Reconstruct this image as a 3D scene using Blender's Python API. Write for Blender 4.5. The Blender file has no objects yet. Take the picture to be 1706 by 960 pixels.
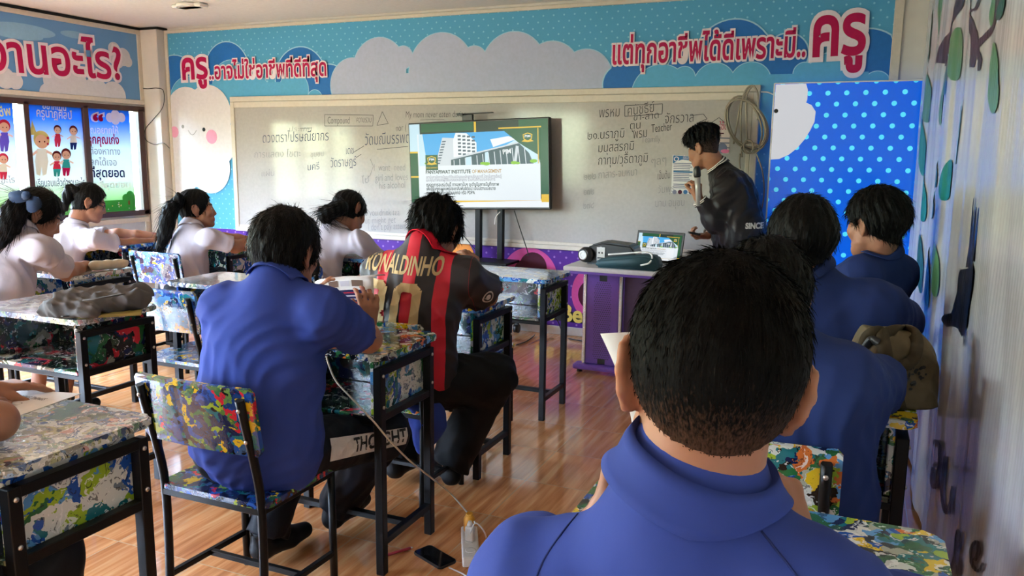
import bpy, bmesh, math, random
import numpy as np
from mathutils import Vector, Matrix
random.seed(7)
SC = bpy.context.scene
COL = SC.collection
PI = math.pi
# ------------------------------------------------------------------ camera
CAM_H = 1.4
YAW, PITCH, ROLL, FPX = math.radians(-23.179), math.radians(-9.4066), math.radians(.6485), 1336.6
_f = np.array([math.sin(YAW)*math.cos(PITCH), math.cos(YAW)*math.cos(PITCH), math.sin(PITCH)])
_r0 = np.array([math.cos(YAW), -math.sin(YAW), 0.]); _u0 = np.cross(_r0, _f)
_r = math.cos(ROLL)*_r0 + math.sin(ROLL)*_u0
_u = -math.sin(ROLL)*_r0 + math.cos(ROLL)*_u0
CAM = np.array([0., 0., CAM_H])
def ray(px, py): return _f*FPX + _r*(px-853) + _u*(480-py)
def atY(px, py, Y): d = ray(px, py); return CAM + d*(Y/d[1])
def atX(px, py, X): d = ray(px, py); return CAM + d*(X/d[0])
def atZ(px, py, Z): d = ray(px, py); return CAM + d*((Z-CAM_H)/d[2])
cd = bpy.data.cameras.new('camera'); cam = bpy.data.objects.new('camera', cd); COL.objects.link(cam)
cd.sensor_width = 36; cd.lens = 36*FPX/1706; cd.clip_start = .02
cam.matrix_world = Matrix(((_r[0], _u[0], -_f[0], 0), (_r[1], _u[1], -_f[1], 0), (_r[2], _u[2], -_f[2], CAM_H), (0, 0, 0, 1)))
SC.camera = cam
# ------------------------------------------------------------------ world, light, exposure
SC.view_settings.view_transform = 'Standard'; SC.view_settings.look = 'None'
SC.view_settings.exposure = 0.75; SC.view_settings.gamma = 1; SC.view_settings.use_curve_mapping = False
SC.cycles.use_denoising = True
SC.cycles.max_bounces = 8; SC.cycles.diffuse_bounces = 4; SC.cycles.glossy_bounces = 4; SC.cycles.transmission_bounces = 6
SC.cycles.sample_clamp_indirect = 6; SC.cycles.caustics_reflective = False; SC.cycles.caustics_refractive = False
W = bpy.data.worlds.new('daylight'); SC.world = W; W.use_nodes = True
nt = W.node_tree; bg = nt.nodes['Background']
tc = nt.nodes.new('ShaderNodeTexCoord'); sx = nt.nodes.new('ShaderNodeSeparateXYZ'); rp = nt.nodes.new('ShaderNodeValToRGB')
nz = nt.nodes.new('ShaderNodeTexNoise'); nz.inputs['Scale'].default_value = 9; nz.inputs['Detail'].default_value = 5
ma = nt.nodes.new('ShaderNodeMath'); ma.operation = 'MULTIPLY_ADD'; ma.inputs[1].default_value = .16
nt.links.new(tc.outputs['Generated'], nz.inputs['Vector']); nt.links.new(tc.outputs['Generated'], sx.inputs[0])
nt.links.new(nz.outputs['Fac'], ma.inputs[0]); nt.links.new(sx.outputs['Z'], ma.inputs[2]); nt.links.new(ma.outputs[0], rp.inputs[0])
e = rp.color_ramp.elements
e[0].position = 0; e[0].color = (.10, .115, .085, 1); e[1].position = .085; e[1].color = (.26, .31, .21, 1)
for p, c in ((.15, (.45, .52, .38, 1)), (.19, (.61, .81, 1.08, 1)), (.45, (.70, .92, 1.26, 1))):
    q = e.new(p); q.color = c
nt.links.new(rp.outputs[0], bg.inputs['Color']); bg.inputs['Strength'].default_value = 58.0
def area(name, loc, rot, sx_, sy_, power, color=(1, 1, 1), portal=False):
    l = bpy.data.lights.new(name, 'AREA'); l.shape = 'RECTANGLE'; l.size = sx_; l.size_y = sy_; l.energy = power; l.color = color
    if portal: l.cycles.is_portal = True
    o = bpy.data.objects.new(name, l); o.location = loc; o.rotation_euler = rot; COL.objects.link(o); return o
XL, XR, YF, YB, ZC = -6.3, .335, 5.878, -2.6, 2.535
WINS = ((-1.7, .95), (2.35, 4.08))          # open runs of windows in the left wall, nearer than the posters
for _a, _b in WINS: area('window_daylight', (XL-.13, (_a+_b)/2, 1.32), (0, -PI/2, 0), 1.1, _b-_a, 0, portal=True)
area('rear_fill_daylight', (-5.4, YB-.13, 1.5), (PI/2, 0, PI), 1.5, 1.3, 0, portal=True)  # portal of the added rear opening that fills the side near the camera
area('poster_daylight', (XL-.13, 4.95, 1.3), (0, -PI/2, 0), 1.0, 1.7, 0, portal=True)
# ------------------------------------------------------------------ materials
def newmat(name):
    m = bpy.data.materials.new(name); m.use_nodes = True
    return m, m.node_tree, m.node_tree.nodes['Principled BSDF']
def mat(name, c, rough=.5, metal=0., coat=0., spec=.5, emit=None, es=0, sss=0, bump=None, sheen=0):
    m, t, b = newmat(name)
    b.inputs['Base Color'].default_value = (*c, 1); b.inputs['Roughness'].default_value = rough; b.inputs['Metallic'].default_value = metal
    b.inputs['Coat Weight'].default_value = coat; b.inputs['Coat Roughness'].default_value = .08; b.inputs['Specular IOR Level'].default_value = spec
    b.inputs['Sheen Weight'].default_value = sheen
    if emit is not None: b.inputs['Emission Color'].default_value = (*emit, 1); b.inputs['Emission Strength'].default_value = es
    if sss: b.inputs['Subsurface Weight'].default_value = sss; b.inputs['Subsurface Radius'].default_value = (.012, .005, .003); b.inputs['Subsurface Scale'].default_value = 1
    # every surface varies a little: mottled colour and a fine bump
    n = t.nodes.new('ShaderNodeTexNoise'); tcn = t.nodes.new('ShaderNodeTexCoord'); mp = t.nodes.new('ShaderNodeMapping')
    sc, amt, st = bump or ((40, 40, 40), .02, .0)
    mp.inputs['Scale'].default_value = sc; n.inputs['Scale'].default_value = 1; n.inputs['Detail'].default_value = 4
    t.links.new(tcn.outputs['Object'], mp.inputs[0]); t.links.new(mp.outputs[0], n.inputs['Vector'])
    mx = t.nodes.new('ShaderNodeMix'); mx.data_type = 'RGBA'
    mx.inputs['A'].default_value = (*[max(0, v*(1-.10)) for v in c], 1); mx.inputs['B'].default_value = (*[min(1, v*(1+.10)) for v in c], 1)
    t.links.new(n.outputs['Fac'], mx.inputs['Factor']); t.links.new(mx.outputs['Result'], b.inputs['Base Color'])
    if st > 0:
        bp = t.nodes.new('ShaderNodeBump'); bp.inputs['Strength'].default_value = st; bp.inputs['Distance'].default_value = amt
        t.links.new(n.outputs['Fac'], bp.inputs['Height']); t.links.new(bp.outputs[0], b.inputs['Normal'])
    return m
def s2l(*c):  # sRGB 0-255 to linear
    return tuple(((v/255)/12.92 if v/255 <= .04045 else ((v/255+.055)/1.055)**2.4) for v in c)
def cloth(name, c, st=.35, sc=(9, 9, 4), rough=.85, sheen=0.): return mat(name, c, rough, bump=(sc, .012, st), spec=.2, sheen=sheen)
def ramp(node, stops, interp='CONSTANT'):
    cr = node.color_ramp; cr.interpolation = interp
    while len(cr.elements) > 1: cr.elements.remove(cr.elements[-1])
    cr.elements[0].position = stops[0][0]; cr.elements[0].color = (*stops[0][1], 1)
    for p, c in stops[1:]: q = cr.elements.new(p); q.color = (*c, 1)
def paint(name, cols, scale=22, warp=.55, seed=0., rough=.18, coat=.6, streak=.25, lines=((.9, .9, .88), (.01, .01, .02))):
    """poured marbled paint: warped cells of plain colours with streaks, under clear varnish"""
    m, t, b = newmat(name); L = t.links.new; N = t.nodes.new
    tcn = N('ShaderNodeTexCoord'); oi = N('ShaderNodeObjectInfo'); ad = N('ShaderNodeVectorMath'); ad.operation = 'ADD'
    ml = N('ShaderNodeMath'); ml.operation = 'MULTIPLY_ADD'; ml.inputs[1].default_value = 13; ml.inputs[2].default_value = seed
    L(oi.outputs['Random'], ml.inputs[0]); L(tcn.outputs['Object'], ad.inputs[0]); L(ml.outputs[0], ad.inputs[1])
    n1 = N('ShaderNodeTexNoise'); n1.inputs['Scale'].default_value = scale*.45; n1.inputs['Detail'].default_value = 4.5
    L(ad.outputs[0], n1.inputs['Vector'])
    sb = N('ShaderNodeVectorMath'); sb.operation = 'SUBTRACT'; sb.inputs[1].default_value = (.5, .5, .5); L(n1.outputs['Color'], sb.inputs[0])
    sc1 = N('ShaderNodeVectorMath'); sc1.operation = 'SCALE'; sc1.inputs['Scale'].default_value = warp/scale*9; L(sb.outputs[0], sc1.inputs[0])
    a2 = N('ShaderNodeVectorMath'); a2.operation = 'ADD'; L(ad.outputs[0], a2.inputs[0]); L(sc1.outputs[0], a2.inputs[1])
    vo = N('ShaderNodeTexVoronoi'); vo.inputs['Scale'].default_value = scale; L(a2.outputs[0], vo.inputs['Vector'])
    sp = N('ShaderNodeSeparateColor'); L(vo.outputs['Color'], sp.inputs[0])
    r1 = N('ShaderNodeValToRGB'); k = len(cols); ramp(r1, [(i/k, c) for i, c in enumerate(cols)]); L(sp.outputs[0], r1.inputs[0])
    n2 = N('ShaderNodeTexNoise'); n2.inputs['Scale'].default_value = scale*.8; n2.inputs['Detail'].default_value = 1.5; n2.inputs['Distortion'].default_value = 2.2
    L(a2.outputs[0], n2.inputs['Vector'])
    r2 = N('ShaderNodeValToRGB'); ramp(r2, [(0, (1, 1, 1)), (.36, (0, 0, 0)), (.64, (1, 1, 1))]); L(n2.outputs['Fac'], r2.inputs[0])
    r3 = N('ShaderNodeValToRGB'); ramp(r3, [(0, lines[0]), (.5, lines[1])]); L(n2.outputs['Fac'], r3.inputs[0])
    mm = N('ShaderNodeMath'); mm.operation = 'MULTIPLY'; mm.inputs[1].default_value = min(1, streak*3); L(r2.outputs[0], mm.inputs[0])
    mx = N('ShaderNodeMix'); mx.data_type = 'RGBA'; L(mm.outputs[0], mx.inputs['Factor']); L(r1.outputs[0], mx.inputs['A']); L(r3.outputs[0], mx.inputs['B'])
    L(mx.outputs['Result'], b.inputs['Base Color'])
    b.inputs['Roughness'].default_value = rough; b.inputs['Coat Weight'].default_value = coat; b.inputs['Coat Roughness'].default_value = .06
    bp = N('ShaderNodeBump'); bp.inputs['Strength'].default_value = .12; bp.inputs['Distance'].default_value = .004
    L(n2.outputs['Fac'], bp.inputs['Height']); L(bp.outputs[0], b.inputs['Normal'])
    return m
NAVY, BLU, SKYB = s2l(18, 32, 78), s2l(30, 80, 165), s2l(90, 150, 205)
GRN, LIME, YEL = s2l(40, 105, 60), s2l(150, 180, 50), s2l(225, 190, 40)
REDP, PINK, ORG = s2l(200, 40, 55), s2l(230, 140, 150), s2l(205, 110, 50)
WHI, BLK, GRY = s2l(215, 220, 215), s2l(14, 16, 20), s2l(110, 125, 140)
TEAL = s2l(30, 110, 120)
M = {}
M['paint_bright'] = paint('bright_poured_paint', [NAVY, BLU, BLK, GRN, NAVY, LIME, s2l(24, 60, 120), BLK, TEAL, NAVY, REDP, s2l(30, 50, 90), BLU, s2l(60, 95, 140), NAVY, GRN, BLK, YEL, s2l(24, 60, 120), s2l(90, 130, 60), NAVY, TEAL], 36, .7, 1, streak=.2, lines=(s2l(20, 45, 100), (.006, .007, .012)))
M['paint_pale_sheen'] = paint('pale_sheen_poured_paint', [GRY, WHI, s2l(140, 165, 190), s2l(165, 168, 165), s2l(150, 150, 140), s2l(105, 125, 160), WHI, s2l(175, 178, 140), s2l(110, 140, 120), s2l(130, 138, 150), WHI, s2l(200, 160, 155), s2l(70, 85, 115)], 26, .9, 3, streak=.3, rough=.1, coat=1.)  # pale paint, its greys and whites raised to imitate reflected sky sheen
M['paint_side'] = paint('white_blue_poured_paint', [WHI, SKYB, WHI, BLU, LIME, WHI, GRN, GRY, WHI, BLU, SKYB, WHI, TEAL], 18, .9, 5, streak=.25)
M['paint_dark'] = paint('dark_green_poured_paint', [BLK, s2l(20, 40, 35), GRN, BLK, NAVY, s2l(170, 165, 145), s2l(30, 60, 50), BLK, TEAL, s2l(60, 80, 60), REDP, BLK], 22, .7, 7, streak=.2)
M['paint_blue'] = paint('blue_poured_paint', [SKYB, BLU, NAVY, WHI, SKYB, BLU, TEAL, GRY, YEL, NAVY, BLU, SKYB], 22, .7, 9, streak=.2)
M['paint_mixed'] = paint('mixed_poured_paint', [WHI, GRN, NAVY, BLU, s2l(170, 175, 160), LIME, BLK, ORG, TEAL, WHI, SKYB, GRN, YEL], 24, .7, 11, streak=.22)
M['black_steel'] = mat('black_painted_steel', (.004, .004, .0045), .38, spec=.22, bump=((60, 60, 60), .001, .15))
M['screw'] = mat('bright_screw', (.6, .6, .6), .3, 1)
M['cream_alu'] = mat('cream_frame', s2l(206, 199, 186), .45)
M['white_board'] = mat('whiteboard_enamel', s2l(174, 172, 170), .10, spec=.22)
M['ceiling'] = mat('ceiling_paint', s2l(228, 226, 224), .9)
M['wall_paint'] = mat('wall_paint', s2l(214, 211, 206), .8, bump=((9, 9, 9), .002, .1))
M['brown_wood'] = mat('dark_brown_window_wood', s2l(62, 34, 32), .4, bump=((60, 60, 6), .002, .2))
M['base_paint'] = mat('baseboard_paint', s2l(196, 194, 192), .4)
M['black_plastic'] = mat('black_plastic', (.012, .012, .013), .4)
M['black_gloss'] = mat('black_glossy_glass', (.006, .006, .007), .08)
M['white_plastic'] = mat('white_plastic', (.78, .77, .74), .35)
M['paper'] = mat('white_paper', s2l(222, 222, 224), .7)
M['skin'] = mat('skin', s2l(160, 112, 88), .5, sss=.12, bump=((55, 55, 55), .0015, .12), spec=.35)
M['skin_dark'] = mat('tanned_skin', s2l(142, 92, 70), .5, sss=.15, bump=((55, 55, 55), .0015, .12), spec=.35)
M['lip'] = mat('lips', s2l(150, 84, 74), .45)
M['eye'] = mat('eye_white', s2l(205, 198, 192), .3)
M['iris'] = mat('dark_iris', (.01, .007, .006), .15)
M['brow'] = mat('eyebrow', s2l(40, 28, 24), .8)
M['hair'] = mat('black_hair', (.0028, .0025, .0025), .5, spec=.12, bump=((150, 150, 22), .006, .5))
M['hair_fade'] = mat('cropped_hair_fade', s2l(58, 43, 36), .7, spec=.2, bump=((260, 260, 90), .004, .5))
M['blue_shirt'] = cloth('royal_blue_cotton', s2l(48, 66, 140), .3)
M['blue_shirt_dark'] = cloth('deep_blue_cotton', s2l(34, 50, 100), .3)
M['white_shirt'] = cloth('white_school_blouse', s2l(180, 174, 184), .35, (12, 12, 6))
M['black_trousers'] = cloth('black_track_cloth', s2l(12, 12, 15), .4, (10, 10, 6), .7)
M['navy_trousers'] = cloth('navy_track_cloth', s2l(13, 15, 24), .4, (10, 10, 6), .6)
M['white_cloth'] = cloth('white_band_cloth', s2l(205, 200, 198), .2)
M['jacket'] = cloth('charcoal_satin', s2l(34, 30, 33), .35, (9, 9, 5), .42)
M['rib_white'] = cloth('white_rib_knit', s2l(220, 216, 210), .2)
M['black_shoe'] = mat('black_shoe', (.006, .006, .007), .55, spec=.2)
M['navy_ribbon'] = cloth('navy_ribbon', s2l(38, 54, 82), .2)
# ------------------------------------------------------------------ object helpers
def tag(o, label=None, cat=None, group=None, kind=None):
    if label: o['label'] = label
    if cat: o['category'] = cat
    if group: o['group'] = group
    if kind: o['kind'] = kind
    return o
def link(name, me, mats, parent=None):
    o = bpy.data.objects.new(name, me); COL.objects.link(o)
    for m in (mats if isinstance(mats, (list, tuple)) else [mats]):
        me.materials.append(M[m] if isinstance(m, str) else m)
    if parent is not None: o.parent = parent
    return o
def from_bm(name, bm, mats, parent=None, smooth=False, recalc=True):
    if recalc: bmesh.ops.recalc_face_normals(bm, faces=bm.faces)
    me = bpy.data.meshes.new(name); bm.to_mesh(me); bm.free()
    if smooth: me.polygons.foreach_set('use_smooth', [True]*len(me.polygons))
    return link(name, me, mats, parent)
def thing(name, label, cat, loc=(0, 0, 0), rz=0, group=None):
    o = bpy.data.objects.new(name, None); COL.objects.link(o); o.location = loc; o.rotation_euler = (0, 0, rz); o.empty_display_size = .05
    return tag(o, label, cat, group)
def BM(): return bmesh.new()
def box(bm, c, s, rot=None, bev=0., mi=0, seg=1):
    mtx = Matrix.Translation(c) @ (rot.to_4x4() if rot is not None else Matrix.Identity(4)) @ Matrix.Diagonal((*s, 1))
    r = bmesh.ops.create_cube(bm, size=1, matrix=mtx); vs = r['verts']
    fs = list({f for v in vs for f in v.link_faces})
    for f in fs: f.material_index = mi
    if bev > 0:
        es = list({e for f in fs for e in f.edges})
        rb = bmesh.ops.bevel(bm, geom=es, offset=bev, segments=seg, affect='EDGES', profile=.5)
        for f in rb['faces']: f.material_index = mi
def box2(bm, a, b, bev=0., mi=0, seg=1):
    box(bm, [(a[i]+b[i])/2 for i in range(3)], [abs(b[i]-a[i]) for i in range(3)], None, bev, mi, seg)
def bar(bm, p, q, w, h=None, bev=.002, mi=0):
    """square tube from p to q"""
    p, q = Vector(p), Vector(q); d = q-p; z = d.normalized()
    up = Vector((0, 0, 1)) if abs(z.z) < .9 else Vector((0, 1, 0))
    x = up.cross(z).normalized(); y = z.cross(x)
    box(bm, (p+q)/2, (w, h or w, d.length), Matrix((x, y, z)).transposed(), bev, mi)
def sweep(bm, pts, r, n=8, mi=0, caps=True, flat=1.):
    pts = [Vector(p) for p in pts]; rs = r if isinstance(r, (list, tuple)) else [r]*len(pts)
    rings = []; prev = None
    for i, p in enumerate(pts):
        t = (pts[min(i+1, len(pts)-1)]-pts[max(i-1, 0)]).normalized()
        if prev is None:
            a = Vector((0, 0, 1)) if abs(t.z) < .9 else Vector((1, 0, 0)); x = t.cross(a).normalized()
        else: x = (prev - t*prev.dot(t)).normalized()
        prev = x; y = t.cross(x)
        rings.append([bm.verts.new(p+(x*math.cos(2*PI*k/n)+y*math.sin(2*PI*k/n)*flat)*rs[i]) for k in range(n)])
    for a, b in zip(rings, rings[1:]):
        for k in range(n):
            f = bm.faces.new((a[k], a[(k+1) % n], b[(k+1) % n], b[k])); f.material_index = mi; f.smooth = True
    if caps:
        for ring in (rings[0][::-1], rings[-1]): f = bm.faces.new(ring); f.material_index = mi
def spline(ctrl, n=8):
    """Catmull-Rom through the control points"""
    P = [Vector(c) for c in ctrl]; P = [P[0]*2-P[1]]+P+[P[-1]*2-P[-2]]; out = []
    for i in range(1, len(P)-2):
        for k in range(n):
            t = k/n; a, b, c, d = P[i-1:i+3]
            out.append(.5*((2*b)+(c-a)*t+(2*a-5*b+4*c-d)*t*t+(3*b-a-3*c+d)*t**3))
    out.append(P[-2]); return out
def lathe(bm, prof, c=(0, 0, 0), n=20, axis=None, mi=0):
    R_ = Vector((0, 0, 1)).rotation_difference(Vector(axis)).to_matrix() if axis is not None else Matrix.Identity(3)
    rings = [[bm.verts.new(Vector(c)+R_ @ Vector((r*math.cos(2*PI*k/n), r*math.sin(2*PI*k/n), z))) for k in range(n)] for r, z in prof]
    for a, b in zip(rings, rings[1:]):
        for k in range(n):
            f = bm.faces.new((a[k], a[(k+1) % n], b[(k+1) % n], b[k])); f.smooth = True; f.material_index = mi
    for ring in (rings[0][::-1], rings[-1]): f = bm.faces.new(ring); f.material_index = mi
def prism(bm, poly, fn, t0, t1, mi=0):
    """extrude a 2-D outline; fn(u, v, t) gives the point"""
    a = [bm.verts.new(fn(u, v, t0)) for u, v in poly]; b = [bm.verts.new(fn(u, v, t1)) for u, v in poly]; n = len(poly)
    fs = [bm.faces.new(a[::-1]), bm.faces.new(b)]+[bm.faces.new((a[k], a[(k+1) % n], b[(k+1) % n], b[k])) for k in range(n)]
    for f in fs: f.material_index = mi
def rrect(w, h, r, n=5):
    out = []
    for cx, cy, a0 in ((w/2-r, h/2-r, 0), (-w/2+r, h/2-r, 90), (-w/2+r, -h/2+r, 180), (w/2-r, -h/2+r, 270)):
        for k in range(n+1):
            a = math.radians(a0+90*k/n); out.append((cx+r*math.cos(a), cy+r*math.sin(a)))
    return out
# ------------------------------------------------------------------ flat prints: shapes and lettering laid on a surface
_tcache = {}
def text_geo(s, bold=0., shear=0., stroke=0.):
    k = (s, bold, shear, stroke)
    if k not in _tcache:
        cu = bpy.data.curves.new('t', 'FONT'); cu.body = s; cu.size = 1; cu.offset = bold; cu.shear = shear; cu.resolution_u = 4; cu.fill_mode = 'FRONT'
        if stroke: cu.bevel_depth = stroke; cu.bevel_resolution = 2; cu.fill_mode = 'BOTH'; cu.resolution_u = 3
        o = bpy.data.objects.new('t', cu); COL.objects.link(o)
        me = bpy.data.meshes.new_from_object(o.evaluated_get(bpy.context.evaluated_depsgraph_get()))
        _tcache[k] = ([(v.co.x, v.co.y, max(v.co.z, -.001)*.03) if stroke else (v.co.x, v.co.y) for v in me.vertices], [tuple(p.vertices) for p in me.polygons])
        bpy.data.objects.remove(o); bpy.data.curves.remove(cu); bpy.data.meshes.remove(me)
    return _tcache[k]
class Print:
    """flat shapes in (u, v); every layer lies a hair above the one before"""
    def __init__(s, owner, fn, step=.0004, clip=None): s.fn, s.step, s.clip, s.lay, s.v, s.f, s.m = fn, step, clip, 1, [], [], []; s.mats = []
    def mi(s, m):
        if m not in s.mats: s.mats.append(m)
        return s.mats.index(m)
    def raw(s, pts, faces, m, layer=None):
        if layer is None: s.lay += 1; layer = s.lay
        if s.clip: pts = [(min(max(p[0], s.clip[0]), s.clip[1]), min(max(p[1], s.clip[2]), s.clip[3]), *p[2:]) for p in pts]
        o = len(s.v); s.v += [(p[0], p[1], layer*s.step+(p[2] if len(p) > 2 else 0)) for p in pts]; k = s.mi(m)
        for f in faces: s.f.append(tuple(o+i for i in f)); s.m.append(k)
    def poly(s, pts, m, layer=None): s.raw(pts, [tuple(range(len(pts)))], m, layer)
    def rect(s, a, b, c, d, m): s.poly([(a, c), (b, c), (b, d), (a, d)], m)
    def disc(s, u, v, r, m, n=28, ry=None, layer=None, rot=0.):
        ry = ry or r; ca, sa = math.cos(rot), math.sin(rot)
        s.poly([(u+r*math.cos(2*PI*k/n)*ca-ry*math.sin(2*PI*k/n)*sa, v+r*math.cos(2*PI*k/n)*sa+ry*math.sin(2*PI*k/n)*ca) for k in range(n)], m, layer)
    def line(s, pts, w, m):
        s.lay += 1; L = s.lay
        for (a, b), (c, d) in zip(pts, pts[1:]):
            l = math.hypot(c-a, d-b) or 1; nx, ny = -(d-b)/l*w/2, (c-a)/l*w/2
            s.poly([(a-nx, b-ny), (c-nx, d-ny), (c+nx, d+ny), (a+nx, b+ny)], m, L)
    def text(s, t, a, b, m, bold=0., shear=0., h=None, outline=None, align='fit', rise=0.):
        """lettering from point a to point b (its baseline); height follows unless h (em size) is given"""
        V, F = text_geo(t, bold, shear)
        if not V: return
        xs = [v[0] for v in text_geo(t, 0, shear)[0]]; x0, x1 = min(xs), max(xs)
        du, dv = b[0]-a[0], b[1]-a[1]; L = math.hypot(du, dv); k = L/(x1-x0); ky = h or k
        if align == 'left': k = ky
        cu, su = du/L, dv/L
        def put(V, dx=0, dy=0): return [(a[0]+((x-x0)*k)*cu-y*ky*su+dx, a[1]+((x-x0)*k)*su+y*ky*cu+dy) for x, y in V]
        if outline:
            for om, ob, (dx, dy) in outline:
                Vo, Fo = text_geo(t, bold, shear, ob); s.raw([(*p_, q_[2]*(h or k)) for p_, q_ in zip(put([v[:2] for v in Vo], dx, dy), Vo)], Fo, om)
                s.lay += 1.5+ob*.03*(h or k)/s.step
        s.raw(put(V), F, m)
    def build(s, name, parent=None, sub=None, project=None, only=None):
        if only:
            t = Print(None, s.fn, s.step); ks = [i for i, m in enumerate(s.mats) if m in only]; t.mats = [s.mats[i] for i in ks]; t.v = s.v; q = [(f, ks.index(m)) for f, m in zip(s.f, s.m) if m in ks]; used = sorted({i for f, _ in q for i in f}); mp = {i: j for j, i in enumerate(used)}; t.v = [s.v[i] for i in used]; t.f = [tuple(mp[i] for i in f) for f, _ in q]; t.m = [m for _, m in q]; return t.build(name, parent, sub, project)
        if sub:
            bm = BM(); vs = [bm.verts.new(v) for v in s.v]
            for f, k in zip(s.f, s.m):
                try: q = bm.faces.new([vs[i] for i in f]); q.material_index = k
                except ValueError: pass
            bmesh.ops.triangulate(bm, faces=bm.faces)
            for _ in range(9):
                es = [e for e in bm.edges if e.calc_length() > sub]
                if not es: break
                bmesh.ops.subdivide_edges(bm, edges=es, cuts=1); bmesh.ops.triangulate(bm, faces=[f for f in bm.faces if len(f.verts) > 3])
            V = [tuple(v.co) for v in bm.verts]; bm.verts.index_update(); F = [tuple(v.index for v in f.verts) for f in bm.faces]; MI = [f.material_index for f in bm.faces]; bm.free()
        else: V, F, MI = s.v, s.f, s.m
        if project: P = project(np.array(V))
        else: P = [tuple(s.fn(*v)) for v in V]
        ok = [all(math.isfinite(P[i][0]) for i in f) for f in F]; F = [f for f, k in zip(F, ok) if k]; MI = [m for m, k in zip(MI, ok) if k]; P = [tuple(p) if math.isfinite(p[0]) else (0, 0, 0) for p in P]
        used = sorted({i for f in F for i in f}); mp = {i: j for j, i in enumerate(used)}; P = [P[i] for i in used]; F = [tuple(mp[i] for i in f) for f in F]
        me = bpy.data.meshes.new(name); me.from_pydata([tuple(p) for p in P], [], F); me.polygons.foreach_set('material_index', MI); me.update()
        return link(name, me, s.mats, parent)
def flat(name, c, rough=.45, es=0.):
    if name not in M: M[name] = mat(name, tuple(v*.05 for v in c) if es else c, rough, spec=.18, emit=c if es else None, es=es)
    return name
def cloud(P, discs, m, rim=None, rimw=.012, fill=()):
    if rim:
        P.lay += 1; L = P.lay
        for i, (u, v, r) in enumerate(discs): P.disc(u, v, r+rimw, rim, 40, layer=L+i*.08)
    P.lay += 1; L = P.lay; P.lay += 1
    for i, (u, v, r) in enumerate(discs): P.disc(u, v, r, m, 40, layer=L+i*.08)
    for a, b, c, d in fill: P.poly([(a, c), (b, c), (b, d), (a, d)], m, L+.9)
# ================================================================== the setting
def structure(name, bm, m, parent=None):
    o = from_bm(name, bm, m, parent)
    if parent is None: o['kind'] = 'structure'
    return o
def floor_mat():
    m, t, b = newmat('wood_print_tiles'); L = t.links.new; N = t.nodes.new
    tcn = N('ShaderNodeTexCoord'); sp = N('ShaderNodeSeparateXYZ'); L(tcn.outputs['Object'], sp.inputs[0])
    def mth(op, a, b_=None, c=None):
        n = N('ShaderNodeMath'); n.operation = op
        for i, v in enumerate((a, b_, c)):
            if v is None: continue
            if isinstance(v, (int, float)): n.inputs[i].default_value = v
            else: L(v, n.inputs[i])
        return n.outputs[0]
    T = .378
    ux = mth('MULTIPLY_ADD', sp.outputs[0], 1/T, 1.241/T+40); uy = mth('MULTIPLY_ADD', sp.outputs[1], 1/T, -3.077/T+40)
    fx, fy = mth('FRACT', ux), mth('FRACT', uy); ix, iy = mth('FLOOR', ux), mth('FLOOR', uy)
    ex = mth('MINIMUM', fx, mth('SUBTRACT', 1, fx)); ey = mth('MINIMUM', fy, mth('SUBTRACT', 1, fy))
    gr = mth('LESS_THAN', mth('MINIMUM', ex, ey), .0052)
    cb = N('ShaderNodeCombineXYZ'); L(ix, cb.inputs[0]); L(iy, cb.inputs[1])
    wn = N('ShaderNodeTexWhiteNoise'); L(cb.outputs[0], wn.inputs['Vector'])
    g = N('ShaderNodeCombineXYZ'); L(mth('MULTIPLY', sp.outputs[0], 34), g.inputs[0]); L(mth('MULTIPLY', sp.outputs[1], 2.2), g.inputs[1]); L(mth('MULTIPLY', wn.outputs['Value'], 50), g.inputs[2])
    n1 = N('ShaderNodeTexNoise'); n1.inputs['Scale'].default_value = 1; n1.inputs['Detail'].default_value = 6; n1.inputs['Distortion'].default_value = .6; L(g.outputs[0], n1.inputs['Vector'])
    r = N('ShaderNodeValToRGB'); ramp(r, [(.25, s2l(168, 104, 64)), (.42, s2l(206, 138, 86)), (.55, s2l(220, 156, 102)), (.75, s2l(236, 190, 140))], 'LINEAR'); L(n1.outputs['Fac'], r.inputs[0])
    pl = mth('MULTIPLY_ADD', sp.outputs[0], 1/.063, 60); pn = N('ShaderNodeTexWhiteNoise'); cp = N('ShaderNodeCombineXYZ'); L(mth('FLOOR', pl), cp.inputs[0]); L(iy, cp.inputs[1]); L(cp.outputs[0], pn.inputs['Vector'])
    hv = N('ShaderNodeHueSaturation'); L(r.outputs[0], hv.inputs['Color']); L(mth('MULTIPLY_ADD', mth('ADD', wn.outputs['Value'], pn.outputs['Value']), .18, .90), hv.inputs['Value'])
    mx = N('ShaderNodeMix'); mx.data_type = 'RGBA'; L(gr, mx.inputs['Factor']); L(hv.outputs[0], mx.inputs['A']); mx.inputs['B'].default_value = (*s2l(212, 184, 146), 1)
    L(mx.outputs['Result'], b.inputs['Base Color']); b.inputs['Roughness'].default_value = .2; b.inputs['Coat Weight'].default_value = .9; b.inputs['Coat Roughness'].default_value = .1
    bp = N('ShaderNodeBump'); bp.inputs['Strength'].default_value = .15; bp.inputs['Distance'].default_value = .002; L(mth('SUBTRACT', 1, gr), bp.inputs['Height']); L(bp.outputs[0], b.inputs['Normal'])
    return m
M['floor'] = floor_mat()
T_ = .12
bm = BM(); box2(bm, (XL-T_, YB-T_, -.1), (XR+T_, YF+T_, 0)); structure('floor', bm, 'floor')
bm = BM(); box2(bm, (XL-T_, YB-T_, ZC), (XR+T_, YF+T_, ZC+.1)); structure('ceiling', bm, 'ceiling')
bm = BM(); box2(bm, (XL-T_, YF, 0), (XR+T_, YF+T_, ZC)); structure('wall_front', bm, 'wall_paint')
bm = BM(); box2(bm, (XR, YB, 0), (XR+T_, YF, ZC)); structure('wall_right', bm, 'wall_paint')
SILL, HEAD = .80, 1.80
bm = BM()
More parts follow.
